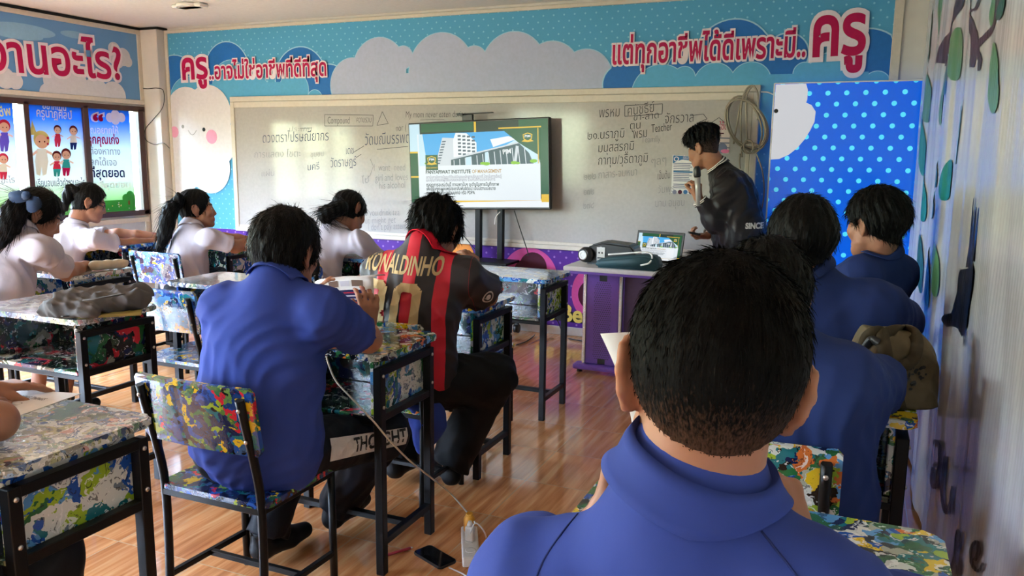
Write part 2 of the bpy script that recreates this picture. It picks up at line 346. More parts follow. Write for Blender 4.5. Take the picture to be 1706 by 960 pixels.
box2(bm, (XL-T_, YB, 0), (XL, YF, SILL)); box2(bm, (XL-T_, YB, HEAD), (XL, YF, ZC)); box2(bm, (XL-T_, YB, SILL), (XL, WINS[0][0], HEAD)); box2(bm, (XL-T_, WINS[0][1], SILL), (XL, WINS[1][0], HEAD))
box2(bm, (XL-T_, WINS[1][1], SILL), (XL, 4.14, HEAD)); box2(bm, (XL-T_, 5.76, SILL), (XL, YF, HEAD))
structure('wall_left', bm, 'wall_paint')
bm = BM(); box2(bm, (-4.65, YB-T_, 0), (XR+T_, YB, ZC)); box2(bm, (XL-T_, YB-T_, 0), (-6.15, YB, ZC)); box2(bm, (-6.15, YB-T_, 0), (-4.65, YB, .85)); box2(bm, (-6.15, YB-T_, 2.15), (-4.65, YB, ZC)); structure('wall_back', bm, 'wall_paint')
bm = BM()
for x in (-6.15, -5.4, -4.65): box2(bm, (x-.03, YB-.08, .85), (x+.03, YB-.03, 2.15))
structure('window_5', bm, 'brown_wood')  # unseen window added in the rear wall to bring in fill daylight
for n_, (w0, w1) in enumerate(WINS):
    bm = BM()
    for y in np.linspace(w0, w1, 4): box2(bm, (XL-.08, y-.03, SILL), (XL-.02, y+.03, HEAD))
    box2(bm, (XL-.08, w0, SILL), (XL-.02, w1, SILL+.05)); box2(bm, (XL-.08, w0, HEAD-.05), (XL-.02, w1, HEAD))
    structure('window_%d' % (n_+2), bm, 'brown_wood')
# window_1: dark frame that carries the three printed panes
def yL(px, py): return atX(px, py, XL)[1]
bm = BM(); d0, d1 = XL-.05, XL+.025
box2(bm, (d0, 4.10, SILL-.005), (d1, 5.765, SILL+.045), .004); box2(bm, (d0, 4.10, HEAD-.035), (d1, 5.765, HEAD+.012), .004)
for a, b in ((4.10, 4.15), (yL(42, 250), yL(51, 250)), (yL(140, 250), yL(149, 250)), (yL(231, 250), yL(240, 250))):
    box2(bm, (d0, a, SILL), (d1, b, HEAD-.01), .004)
structure('window_1', bm, 'brown_wood')
# corner column, trims, baseboard
bm = BM(); box2(bm, (XL, 5.775, 0), (-6.085, YF, ZC-.01), .006); structure('trim_1', bm, 'wall_paint')
bm = BM(); box2(bm, (-6.08, YF-.02, 2.483), (.178, YF, 2.512), .003); box2(bm, (.122, YF-.02, .09), (.178, YF, 2.483), .003); box2(bm, (-6.08, YF-.02, .09), (-6.045, YF, 2.483), .003)
structure('trim_2', bm, 'cream_alu')
bm = BM(); box2(bm, (-6.08, YF-.018, 0), (XR, YF, .068), .004); structure('baseboard_front', bm, 'base_paint')
bm = BM(); box2(bm, (XL, 4.0, 1.832), (XL+.02, 5.775, 1.872), .003); box2(bm, (XL, 4.0, 2.47), (XL+.02, 5.775, 2.51), .003); box2(bm, (XL, 5.735, 1.872), (XL+.02, 5.775, 2.47), .003)
structure('trim_3', bm, 'cream_alu')
bm = BM(); box2(bm, (XL, 3.9, 2.512), (XL+.03, 5.80, 2.53)); box2(bm, (XL, 5.76, 2.512), (-6.05, YF, 2.53)); structure('trim_4', bm, 'black_steel')
bm = BM(); sweep(bm, [(-4.9, 5.0, ZC-.004), (-4.9, 5.0, ZC-.03)], .1, 20); box2(bm, (-5.05, 4.95, ZC-.03), (-4.75, 5.05, ZC-.002), .01)
tag(from_bm('ceiling_lamp', bm, 'white_plastic'), 'pale ceiling fitting above the blue banner, cut by the picture top', 'lamp')
# ------------------------------------------------------------------ prints on the front wall
def dots(name, base, dot, sp, r, rough=.45, axes=(0, 2), es=0., spv=None):
    spv = spv or sp
    m, t, b = newmat(name); L = t.links.new; N = t.nodes.new
    tcn = N('ShaderNodeTexCoord'); s = N('ShaderNodeSeparateXYZ'); L(tcn.outputs['Object'], s.inputs[0])
    def mth(op, a, b_=None, c=None):
        n = N('ShaderNodeMath'); n.operation = op
        for i, v in enumerate((a, b_, c)):
            if v is None: continue
            if isinstance(v, (int, float)): n.inputs[i].default_value = v
            else: L(v, n.inputs[i])
        return n.outputs[0]
    u, v = s.outputs[axes[0]], s.outputs[axes[1]]; ds = []
    for off in (0, .5):
        fu = mth('SUBTRACT', mth('FRACT', mth('MULTIPLY_ADD', u, 1/sp, 50+off)), .5); fv = mth('MULTIPLY', mth('SUBTRACT', mth('FRACT', mth('MULTIPLY_ADD', v, 1/spv, 50+off)), .5), spv/sp)
        ds.append(mth('SQRT', mth('ADD', mth('MULTIPLY', fu, fu), mth('MULTIPLY', fv, fv))))
    k = mth('LESS_THAN', mth('MINIMUM', ds[0], ds[1]), r/sp)
    mx = N('ShaderNodeMix'); mx.data_type = 'RGBA'; L(k, mx.inputs['Factor']); mx.inputs['A'].default_value = (*base, 1); mx.inputs['B'].default_value = (*dot, 1)
    L(mx.outputs['Result'], b.inputs['Base Color']); b.inputs['Roughness'].default_value = rough; b.inputs['Specular IOR Level'].default_value = .5 if es else .18
    if es: L(mx.outputs['Result'], b.inputs['Emission Color']); b.inputs['Emission Strength'].default_value = es
    return m
SPEC_ = .18
M['sky_dots'] = dots('sky_vinyl_with_dots', s2l(84, 164, 206), s2l(135, 205, 228), .083, .0068, spv=.092)
M['purple_dots'] = dots('purple_vinyl_with_dots', s2l(86, 45, 146), s2l(150, 115, 195), .098, .0085, spv=.088)
flat('print_deep_blue', s2l(42, 112, 186)); flat('print_sky', s2l(92, 172, 214)); flat('print_rim', s2l(160, 208, 232))
flat('print_lilac', s2l(176, 187, 214)); flat('print_cloud_white', s2l(222, 220, 224)); flat('print_pink', s2l(228, 160, 190)); flat('print_black', (.01, .01, .012))
flat('print_crimson', s2l(176, 18, 78)); flat('print_outline', s2l(232, 222, 230)); flat('print_grey', s2l(150, 150, 150)); flat('print_navy_shadow', s2l(40, 50, 92))
YV = YF-.006
def Wp(px, py): p = atY(px, py, YV); return (p[0], p[2])
def Wr(px, py, r): return r*abs(Wp(px+1, py)[0]-Wp(px, py)[0])
def D(*ds): return [(*Wp(a, b), Wr(a, b, c)) for a, b, c in ds]
ZB = .685
bm = BM(); box2(bm, (-6.045, YV, ZB), (.122, YF, 2.483))
sky = tag(from_bm('wall_banner', bm, 'sky_dots'), 'sky blue dotted vinyl banner with clouds and Thai lettering around the whiteboard', 'banner')
P = Print(sky, lambda u, v, t: (u, YV-t, v), clip=(-6.045, .122, ZB, 2.483))
cloud(P, D((292, 150, 42), (378, 118, 36), (330, 150, 40)), 'print_deep_blue', 'print_rim', .01)
cloud(P, D((501, 132, 42), (548, 150, 34), (580, 165, 30)), 'print_deep_blue', 'print_rim', .01)
cloud(P, D((316, 172, 33), (385, 140, 30), (425, 158, 26), (455, 152, 11), (490, 150, 24), (525, 165, 12)), 'print_sky', 'print_rim', .006, [(-5.9, -4.6, 1.5, Wp(420, 138)[1])])
cloud(P, D((588, 142, 37), (632, 116, 44), (672, 96, 16), (735, 118, 54), (790, 102, 22), (855, 114, 54), (918, 122, 48), (975, 130, 44), (1008, 152, 32)), 'print_lilac', 'print_rim', .006, [(-4.1, -2.1, 1.6, Wp(740, 120)[1])])
cloud(P, D((1220, 100, 66), (1150, 122, 40), (1060, 118, 42), (1035, 140, 30), (1310, 92, 36), (1280, 110, 40)), 'print_deep_blue', 'print_rim', .01)
cloud(P, D((1440, 112, 66), (1470, 150, 50)), 'print_deep_blue', 'print_rim', .01)
cloud(P, D((1100, 158, 48), (1140, 130, 18), (1190, 140, 34), (1250, 138, 34), (1340, 122, 18), (1385, 130, 44), (1460, 140, 22)), 'print_sky', 'print_rim', .006, [(-1.5, .0, 1.55, Wp(1250, 125)[1])])
cloud(P, D((312, 192, 35), (348, 192, 38), (362, 235, 32), (330, 240, 55), (300, 255, 40), (350, 278, 34), (305, 290, 26)), 'print_cloud_white')
for a, b, r, m in ((306, 211, 2.3, 'print_grey'), (341, 216, 2.6, 'print_black'), (292, 220, 7, 'print_pink'), (354, 228, 9, 'print_pink')): P.disc(*Wp(a, b), Wr(a, b, r), m)
P.line([Wp(315+a, 217+8*math.sin(PI*a/14)) for a in range(0, 15, 2)], .006, 'print_grey')
cl = P.build('cloud_print', sky)
P2 = Print(sky, lambda u, v, t: (u, YV-.010-t, v), .0005)
OUT = [('print_outline', .045, (0, 0))]
P2.text('ครู', Wp(307, 132), Wp(347, 130), 'print_crimson', .03, outline=[('print_outline', .075, (0, 0))], h=.325)
P2.text('..อาจไม่ใช่อาชีพที่ดีที่สุด', Wp(351, 132), Wp(545, 126), 'print_crimson', .024, outline=[('print_outline', .06, (0, 0))], h=.195)
P2.text('แต่ทุกอาชีพได้ดีเพราะมี..', Wp(1022, 107), Wp(1341, 94), 'print_crimson', .024, outline=[('print_outline', .06, (0, 0))], h=.235)
P2.text('ครู', Wp(1356, 93), Wp(1439, 88), 'print_crimson', .03, outline=[('print_outline', .075, (0, 0))], h=.43)
P2.build('lettering', sky)
# purple banner below the board
bm = BM(); box2(bm, (-6.045, YV, .068), (.122, YF, ZB-.002))
pur = tag(from_bm('wall_banner', bm, 'purple_dots'), 'purple dotted vinyl strip below the whiteboard with pink circles and gold lettering', 'banner')
flat('print_magenta', s2l(206, 84, 158)); flat('print_maroon', s2l(72, 20, 44)); flat('print_gold', s2l(232, 212, 110)); flat('print_orange', s2l(236, 150, 70)); flat('print_skin', s2l(226, 178, 160)); flat('print_blossom', s2l(232, 190, 210))
P = Print(pur, lambda u, v, t: (u, YV-t, v), clip=(-6.04, .12, .07, ZB-.004))
P.disc(*Wp(882, 462), Wr(882, 462, 46), 'print_magenta', 44); P.disc(*Wp(888, 446), Wr(888, 446, 23), 'print_maroon', 30, ry=Wr(888, 446, 24))
P.disc(*Wp(876, 454), Wr(876, 454, 20), 'print_maroon', 30)
P.disc(*Wp(762, 428), Wr(762, 428, 28), 'print_orange', 36)
P.disc(*Wp(985, 490), Wr(985, 490, 33), 'print_magenta', 44, ry=Wr(985, 490, 42)); P.disc(*Wp(985, 492), Wr(985, 490, 22), 'print_maroon', 30, ry=Wr(985, 490, 24)); P.disc(*Wp(982, 466), Wr(985, 490, 10), 'print_blossom', 20, ry=Wr(985, 490, 12))
P.poly([Wp(*q) for q in ((895, 513), (985, 524), (985, 541), (895, 530))], 'print_black')
P.text('be Been', Wp(893, 530), Wp(1003, 541), 'print_gold', .03, h=.19)
P.build('lettering', pur)
# ------------------------------------------------------------------ left wall: banner, printed panes, lower board
M['banner_sky'] = mat('blue_banner_vinyl', s2l(98, 150, 200), .5, bump=((3, 3, .6), .004, .3))
bm = BM(); box2(bm, (XL, 4.0, 1.872), (XL+.008, 5.735, 2.47))
lb = tag(from_bm('wall_banner', bm, 'banner_sky'), 'blue cloud banner with big crimson Thai question above the windows', 'banner')
def Lp(px, py): p = atX(px, py, XL+.01); return (p[1], p[2])
def Lr(px, py, r): a, b = Lp(px, py-1), Lp(px, py); return r*abs(a[1]-b[1])
def DL(*ds): return [(*Lp(a, b), Lr(a, b, c)) for a, b, c in ds]
flat('print_pale_sky', s2l(140, 185, 215)); flat('print_cloud_grey', s2l(208, 210, 216))
P = Print(lb, lambda u, v, t: (XL+.0085+t, u, v), clip=(4.0, 5.735, 1.873, 2.469))
P.disc(*Lp(40, 50), .28, 'print_pale_sky', ry=.05); P.disc(*Lp(30, 58), .22, 'print_pale_sky', ry=.035); P.disc(*Lp(125, 58), .14, 'print_pale_sky', ry=.03)
cloud(P, DL((190, 82, 12), (205, 95, 15), (195, 100, 14), (213, 103, 9)), 'print_cloud_grey')
cloud(P, DL((95, 135, 26), (120, 140, 30), (160, 158, 28), (190, 160, 24), (80, 155, 16)), 'print_cloud_grey')
cloud(P, DL((8, 130, 18), (25, 135, 14)), 'print_cloud_grey')
P.text('งานอะไร?', Lp(-24, 116), Lp(203, 132), 'print_crimson', .02, outline=[('print_outline', .06, (0, 0))], h=.40)
P.build('lettering', lb)
def translucent(name, c, k=.75):
    m = bpy.data.materials.new(name); m.use_nodes = True; t = m.node_tree; t.nodes.remove(t.nodes['Principled BSDF'])
    tr, df, mx = t.nodes.new('ShaderNodeBsdfTranslucent'), t.nodes.new('ShaderNodeBsdfDiffuse'), t.nodes.new('ShaderNodeMixShader')
    mx.inputs[0].default_value = k; t.links.new(df.outputs[0], mx.inputs[1]); t.links.new(tr.outputs[0], mx.inputs[2]); t.links.new(mx.outputs[0], t.nodes['Material Output'].inputs[0])
    if callable(c):
        s = c(t)
        for n in (tr, df): t.links.new(s, n.inputs['Color'])
    else:
        n1 = t.nodes.new('ShaderNodeTexNoise'); n1.inputs['Scale'].default_value = 3; mm = t.nodes.new('ShaderNodeMix'); mm.data_type = 'RGBA'
        mm.inputs['A'].default_value = (*[v*.93 for v in c], 1); mm.inputs['B'].default_value = (*[min(1, v*1.05) for v in c], 1); t.links.new(n1.outputs['Fac'], mm.inputs['Factor'])
        for n in (tr, df): t.links.new(mm.outputs['Result'], n.inputs['Color'])
    M[name] = m; return name
def poster_grad(t):
    tcn = t.nodes.new('ShaderNodeTexCoord'); s = t.nodes.new('ShaderNodeSeparateXYZ'); r = t.nodes.new('ShaderNodeValToRGB')
    mr = t.nodes.new('ShaderNodeMapRange'); mr.inputs[1].default_value = SILL; mr.inputs[2].default_value = HEAD
    ramp(r, [(0, s2l(96, 170, 90)), (.13, s2l(160, 205, 150)), (.34, s2l(236, 242, 242)), (.62, s2l(225, 238, 248)), (.86, s2l(60, 140, 215)), (1, s2l(25, 100, 195))], 'LINEAR')
    t.links.new(tcn.outputs['Object'], s.inputs[0]); t.links.new(s.outputs['Z'], mr.inputs[0]); t.links.new(mr.outputs[0], r.inputs[0]); return r.outputs[0]
translucent('poster_print', poster_grad, .27)
translucent('clear_film', (.9, .92, .95), .8)
for n, c in (('film_white', s2l(245, 245, 248)), ('film_red', s2l(200, 50, 70)), ('film_crimson', s2l(170, 20, 70)), ('film_skin', s2l(245, 205, 180)), ('film_hair', s2l(90, 30, 30)), ('film_green', s2l(70, 160, 80)), ('film_teal', s2l(50, 150, 140)), ('film_purple', s2l(110, 90, 180)),
             ('film_gold', s2l(225, 200, 110)), ('film_navy', s2l(30, 40, 90)), ('film_grey', s2l(150, 155, 165)), ('film_brown', s2l(140, 90, 60)), ('film_yellow', s2l(245, 235, 140)), ('film_cream', s2l(235, 225, 205))): translucent(n, c, .27)
XP = XL+.002
def pane(px0, px1, y0z, y1z, label, opening):
    a, b = yL(px0, 250), yL(px1, 250)
    bm = BM(); box2(bm, (XP-.004, a, SILL+.045), (XP, b, HEAD-.035)); bm2 = bm
    o = tag(from_bm('window_poster', bm2, 'poster_print'), label, 'poster', 'printed posters on the window panes'); return o, a, b
def Gp(px, py): p = atX(px, py, XP); return (p[1], p[2])
def Gr(px, py, r): a, b = Gp(px, py-1), Gp(px, py); return r*abs(a[1]-b[1])
def kid(P, x, y, s, hair, top, low):
    """a small cartoon child, drawn about pixel (x, y) = top of head, s = height in pixels"""
    def dd(px, py, r, m, ry=None): P.disc(*Gp(px, py), Gr(px, py, r), m, 18, ry=Gr(px, py, ry or r))
    dd(x, y+s*.17, s*.19, hair); dd(x, y+s*.22, s*.155, 'film_skin', s*.15)
    P.poly([Gp(x-s*.10, y+s*.37), Gp(x+s*.10, y+s*.37), Gp(x+s*.15, y+s*.66), Gp(x-s*.15, y+s*.66)], top)
    P.poly([Gp(x-s*.14, y+s*.66), Gp(x+s*.14, y+s*.66), Gp(x+s*.10, y+s*.92), Gp(x+s*.02, y+s*.95), Gp(x, y+s*.75), Gp(x-s*.03, y+s*.95), Gp(x-s*.11, y+s*.92)], low)
    P.line([Gp(x-s*.10, y+s*.42), Gp(x-s*.26, y+s*.52)], Gr(x, y, s*.06), 'film_skin'); P.line([Gp(x+s*.10, y+s*.42), Gp(x+s*.25, y+s*.50)], Gr(x, y, s*.06), 'film_skin')
    dd(x-s*.05, y+s*.22, s*.018, 'film_hair'); dd(x+s*.06, y+s*.22, s*.018, 'film_hair')
FN = lambda u, v, t: (XP+.0004+t, u, v)
p1, a, b = pane(-14, 27, 0, 0, 'leftmost window poster with cartoon children on a blue and white sheet', 0)
P = Print(p1, FN, clip=(a, b, SILL+.05, HEAD-.037))
P.text('อาชีพ', Gp(-18, 196), Gp(19, 192), 'film_yellow', .02, h=.10)
kid(P, 7, 200, 56, 'film_red', 'film_purple', 'film_purple'); kid(P, 5, 256, 46, 'film_red', 'film_cream', 'film_red')
P.text('งานอะไร', Gp(-22, 308), Gp(24, 304), 'film_grey', 0, h=.07); P.disc(*Gp(24, 330), .05, 'film_green'); P.rect(a, b, SILL+.05, SILL+.14, 'film_green')
P.build('lettering', p1)
p2, a, b = pane(51, 140, 0, 0, 'window poster of dancing cartoon children between two dark posts', 0)
P = Print(p2, FN, clip=(a, b, SILL+.05, HEAD-.037))
P.text('อยากเป็น', Gp(71, 181), Gp(110, 185), 'film_cream', .01, h=.085); P.text('ครูนาฏศิลป์', Gp(61, 194), Gp(120, 199), 'film_cream', .015, h=.10)
P.poly([Gp(53, 200), Gp(62, 225), Gp(48, 225)], 'film_gold')
kid(P, 69, 219, 78, 'film_gold', 'film_cream', 'film_cream'); P.disc(*Gp(79, 230), .012, 'film_red'); P.disc(*Gp(79, 240), .010, 'film_red')
kid(P, 95, 209, 38, 'film_hair', 'film_red', 'film_red'); kid(P, 121, 210, 42, 'film_hair', 'film_cream', 'film_navy'); kid(P, 93, 252, 45, 'film_hair', 'film_red', 'film_teal'); kid(P, 108, 248, 48, 'film_hair', 'film_teal', 'film_crimson')
P.text('เรียนจบแล้วทำงานอะไร', Gp(59, 311), Gp(139, 309), 'film_navy', .0, h=.085)
for k in range(5): P.text(('ครูนาฏศิลป์', 'นักแสดงนาฏศิลป์', 'นักวิชาการวัฒนธรรม', 'ครูสอนรำ', 'นักออกแบบ')[k], Gp(64+7*(k % 3), 318+6*k), Gp(84+7*(k % 3)+9*(k % 2), 318+6*k), 'film_white', .0, h=.045)
P.build('lettering', p2)
p3, a, b = pane(149, 219, 0, 0, 'rightmost window poster with Thai quotation, white cloud and green tree', 0)
P = Print(p3, FN, clip=(a, b, SILL+.05, HEAD-.037))
cloud(P, [(*Gp(x, y), Gr(x, y, r)) for x, y, r in ((183, 196, 8), (192, 192, 9), (202, 196, 8), (192, 199, 9))], 'film_white')
P.text('“', Gp(156, 217), Gp(172, 218), 'film_white', .09, h=.2); P.text('“', Gp(157, 217), Gp(171, 218), 'film_crimson', .04, h=.2)
for t, x0, y0, x1, y1, m, bo, h in (('คุณอยากให้', 143, 222, 197, 223, 'film_white', .02, .085), ('ลูกคุณเก่ง', 146, 239, 198, 240, 'film_crimson', .03, .105), ('ต้องหาทาง', 149, 257, 200, 258, 'film_grey', .01, .085), ('ลูกได้เจอ', 150, 275, 194, 276, 'film_grey', .01, .085), ('ที่สุดยอด', 150, 295, 207, 295, 'film_navy', .025, .11), ('ครูที่สุดยอด', 148, 314, 216, 312, 'film_white', .02, .075)):
    P.text(t, Gp(x0, y0), Gp(x1, y1), m, bo, h=h)
P.rect(a, b, SILL+.05, SILL+.15, 'film_green'); P.rect(*[Gp(213, 340)[0], Gp(216, 340)[0], SILL+.10, SILL+.2], 'film_brown')
for x, y, r in ((209, 330, 7), (216, 326, 8), (222, 331, 7)): P.disc(*Gp(x, y), Gr(x, y, r), 'film_green')
for k in range(14): P.disc(a+(b-a)*random.random(), SILL+.06+.07*random.random(), .006, random.choice(['film_white', 'film_yellow']), 8)
P.build('lettering', p3)
# clear strips of glass either side of the posters
M['glass'] = bpy.data.materials.new('window_glass'); M['glass'].use_nodes = True; gt_ = M['glass'].node_tree; gt_.nodes.remove(gt_.nodes['Principled BSDF'])
g1_, g2_, g3_, g4_ = gt_.nodes.new('ShaderNodeBsdfTransparent'), gt_.nodes.new('ShaderNodeBsdfGlossy'), gt_.nodes.new('ShaderNodeMixShader'), gt_.nodes.new('ShaderNodeFresnel')
g1_.inputs[0].default_value = (.93, .97, .96, 1); g2_.inputs['Roughness'].default_value = .02; g4_.inputs[0].default_value = 1.45
gt_.links.new(g4_.outputs[0], g3_.inputs[0]); gt_.links.new(g1_.outputs[0], g3_.inputs[1]); gt_.links.new(g2_.outputs[0], g3_.inputs[2]); gt_.links.new(g3_.outputs[0], gt_.nodes['Material Output'].inputs[0])
bm = BM(); box2(bm, (XL-.012, 4.13, SILL+.03), (XL-.008, 5.76, HEAD-.05)); o = structure('window_4', bm, 'glass')
# framed pale board below the window sill
bm = BM(); box2(bm, (XL, 4.2, .30), (XL+.012, 5.70, .73))
lo = tag(from_bm('notice_board', bm, flat('pale_blue_board', s2l(196, 206, 214), .35)), 'pale blue framed board on the wall below the window posters', 'board')
bm = BM()
for A, B in (((4.16, .73), (5.745, .775)), ((4.16, .255), (5.745, .30)), ((5.70, .30), (5.745, .73)), ((4.16, .30), (4.2, .73))): box2(bm, (XL, A[0], A[1]), (XL+.022, B[0], B[1]), .003)
from_bm('frame', bm, 'cream_alu', lo)
# thin cord down the corner column
bm = BM(); yc = 5.77
pts = [atY(232, 146, yc), atY(246, 148, yc), atY(262, 147, yc), atY(273, 152, yc), atY(272, 178, yc), atY(255, 200, yc), atY(243, 215, yc), atY(243, 232, yc), atY(258, 241, yc), atY(272, 238, yc), atY(283, 247, yc)]
sweep(bm, spline([(p[0], yc-.004, p[2]) for p in pts], 6), .0035, 6); tag(from_bm('cord', bm, 'black_plastic'), 'thin dark cord looping down the white corner column', 'cord')
# ------------------------------------------------------------------ whiteboard
BX0, BX1, BZ0, BZ1, BYF = -5.305, -.670, .678, 1.893, YF-.045
wb = thing('whiteboard', 'long white marker board with cream frame and handwriting on front wall', 'whiteboard', (0, 0, 0))
bm = BM(); box2(bm, (BX0+.02, BYF+.012, BZ0+.02), (BX1-.02, YF, BZ1-.02)); from_bm('board_surface', bm, 'white_board', wb)
bm = BM()
box2(bm, (BX0, BYF, BZ1-.045), (BX1, YF, BZ1), .004); box2(bm, (BX0+.04, BYF+.004, BZ1-.098), (BX1-.04, YF, BZ1-.047), .003)
box2(bm, (BX0, BYF, BZ0), (BX1, YF, BZ0+.035), .004); box2(bm, (BX0+.03, BYF+.006, BZ0+.036), (BX1-.03, YF, BZ0+.06), .003)
box2(bm, (BX0, BYF, BZ0+.035), (BX0+.045, YF, BZ1-.045), .004); box2(bm, (BX1-.045, BYF, BZ0+.035), (BX1, YF, BZ1-.045), .004); box2(bm, (BX1-.075, BYF+.004, BZ0+.06), (BX1-.047, YF, BZ1-.1), .003)
from_bm('frame', bm, 'cream_alu', wb)
flat('ink_black', s2l(70, 70, 76)); flat('ink_faint', s2l(138, 138, 142)); flat('ink_blue', s2l(62, 70, 100)); flat('ink_pale', s2l(168, 168, 170))
YI = BYF+.012
def Bp(px, py): p = atY(px, py, YI); return (p[0], p[2])
P = Print(wb, lambda u, v, t: (u, YI-.0005-t, v), .00006)
def wr(t, x0, y0, x1, y1, m='ink_black', h=.085, b=-.012, sh=.12): P.text(t, Bp(x0, y0), Bp(x1, y1), m, b, sh, h=h)
def ln(pts, m='ink_black', w=.004): P.line([Bp(*q) for q in pts], w, m)
ln([(541, 191), (622, 192), (621, 210), (541, 210), (541, 191)], 'ink_black'); wr('Compound', 546, 206, 583, 206); wr('ความรวม', 594, 204, 619, 204, h=.07)
ln([(628, 209), (637, 186), (647, 206), (628, 209)]); wr('My mom never eaten durian.', 676, 196, 778, 195, h=.075); ln([(700, 200), (740, 199)], w=.003)
wr('nor (', 660, 219, 678, 217, h=.08); wr('ดวงตราไปรษณียากร', 438, 238, 548, 234, 'ink_blue', .12); ln([(500, 214), (520, 213)], 'ink_black'); wr('ประเภท', 482, 219, 520, 219, 'ink_faint', .06)
wr('มณ (เหมือน)', 566, 224, 618, 226, 'ink_pale', .07); wr('วัดมณีบรรพต', 608, 242, 684, 238, 'ink_blue', .13); ln([(628, 249), (680, 244)]); ln([(589, 254), (607, 243)]); ln([(593, 263), (602, 257)])
wr('เดช', 577, 257, 590, 256, 'ink_blue', .09); wr('วัดราษฎร์', 551, 279, 595, 276, 'ink_blue', .11); wr('การแสดง โชตะ', 424, 263, 502, 261, 'ink_faint', .085); wr('ชุมชน', 518, 262, 540, 260, 'ink_faint', .07); wr('นครี', 513, 284, 533, 282, 'ink_blue', .085)
wr('แผ่น', 436, 294, 458, 293, 'ink_faint', .075)
ln([(617, 265), (622, 277), (617, 292), (609, 300)], 'ink_faint'); wr('I  want  need', 623, 285, 676, 284, 'ink_faint', .085); wr('girl and loves', 625, 302, 680, 300, 'ink_faint', .085); wr('his alcohol', 632, 315, 676, 313, 'ink_faint', .085)
wr('ไป', 604, 306, 616, 304, 'ink_faint', .08); wr('The my music teacher', 603, 341, 682, 340, 'ink_pale', .075); wr('do you drink tea', 604, 360, 666, 359, 'ink_faint', .085); wr('but might get', 603, 373, 660, 371, 'ink_faint', .08); wr('I don’t pay attention', 614, 384, 690, 381, 'ink_faint', .085)
wr('พรหม', 999, 196, 1033, 194, 'ink_black', .105); wr('คนัชธีย์', 1046, 193, 1092, 186, 'ink_black', .10); ln([(1041, 194), (1041, 176), (1104, 173), (1103, 190), (1041, 194)]); wr('ขา-สาด', 1056, 201, 1098, 197, 'ink_black', .07); wr('จักรวาล', 1108, 206, 1156, 203, 'ink_black', .10)
wr('ตูน', 1050, 216, 1068, 214, 'ink_black', .08); wr('Teacher', 1086, 221, 1120, 217, 'ink_black', .085, -.008); wr('๒๑.นราภูมิ', 979, 233, 1041, 229, 'ink_black', .095); wr('พรม', 1056, 231, 1079, 228, 'ink_black', .095); wr('Teamfly', 1069, 238, 1101, 236, 'ink_faint', .065)
wr('มนุสสรภูมิ', 997, 254, 1057, 250, 'ink_black', .095); wr('กาทุม/วุธิดาภูมิ', 997, 275, 1080, 270, 'ink_black', .095); wr('ๆลๆ', 1086, 276, 1111, 273, 'ink_faint', .085); wr('๒๒๒ กาสาร-จมหมา', 973, 300, 1062, 292, 'ink_faint', .08); wr('เป็นต้น', 1096, 299, 1117, 297, 'ink_black', .075)
wr('๒๗๒', 973, 325, 990, 324, 'ink_faint', .08); wr('วันพุธ', 1096, 322, 1124, 320, 'ink_faint', .075); wr('นาม อนุชน', 1092, 345, 1141, 343, 'ink_faint', .08); wr('๒๗๘', 972, 348, 990, 347, 'ink_faint', .075)
ln([(1150, 193), (1172, 190), (1178, 198), (1160, 206), (1186, 204), (1198, 196), (1210, 206)], 'ink_black')
P.build('handwriting', wb)
# paper notice and pink sheet on the board
def sheet_on_board(name, quad, label, cat, deco):
    z = YI-.001; pts = [Bp(*q) for q in quad]
    bm = BM(); prism(bm, pts, lambda u, v, t: (u, YI-.0002-t, v), 0, .0015); o = tag(from_bm(name, bm, 'paper'), label, cat)
    P = Print(o, lambda u, v, t: (u, YI-.0018-t, v), .0001); deco(P); P.build('lettering', o); return o
flat('notice_blue', s2l(60, 110, 160)); flat('notice_text', s2l(120, 126, 150)); flat('notice_pink', s2l(214, 120, 160)); flat('notice_pale', s2l(220, 206, 204))
def dn(P):
    P.poly([Bp(*q) for q in ((1122, 259), (1156, 261), (1156, 268), (1136, 266), (1121, 272))], 'notice_blue'); P.disc(*Bp(1127, 265), .018, 'print_outline'); P.disc(*Bp(1127, 265), .012, 'notice_blue')
    for k in range(15):
        if k in (5, 11): continue
        y = 272+2.9*k; ln_ = [Bp(1122, y), Bp(1122+32*(.8+.2*random.random()), y+.8)]; P.line(ln_, .006, 'notice_text')
    P.text('เรียนเชิญ', Bp(1138, 265), Bp(1152, 266), 'print_outline', 0, h=.035); P.line([Bp(1122, 286), Bp(1154, 287)], .012, 'notice_blue')
    for k in range(4): P.disc(*Bp(1124+9*k, 320), .016, ('notice_text', 'print_maroon', 'notice_blue', 'ink_black')[k], 10)
sheet_on_board('paper_notice', ((1121, 258), (1158, 261), (1157, 324), (1118, 321)), 'printed paper notice with blue heading stuck on the whiteboard near the presenter', 'notice', dn)
def dp(P):
    for k, (a, b) in enumerate(((1195, 1206), (1199, 1216), (1199, 1215), (1202, 1216))): P.line([Bp(a, 222+8*k), Bp(b, 222.5+8*k)], .008, ('print_maroon', 'notice_text', 'notice_text', 'notice_text')[k])
    P.disc(*Bp(1203, 247), .035, 'notice_text'); P.disc(*Bp(1208, 252), .03, 'notice_pink', ry=.014); P.text('ใช้ดี', Bp(1198, 216), Bp(1212, 216), 'print_crimson', .0, h=.07)
o = sheet_on_board('paper_poster', ((1191, 208), (1217, 210), (1214, 256), (1194, 254)), 'small pinkish paper poster on the whiteboard behind the presenter', 'poster', dp)
o.data.materials[0] = M['notice_pale']
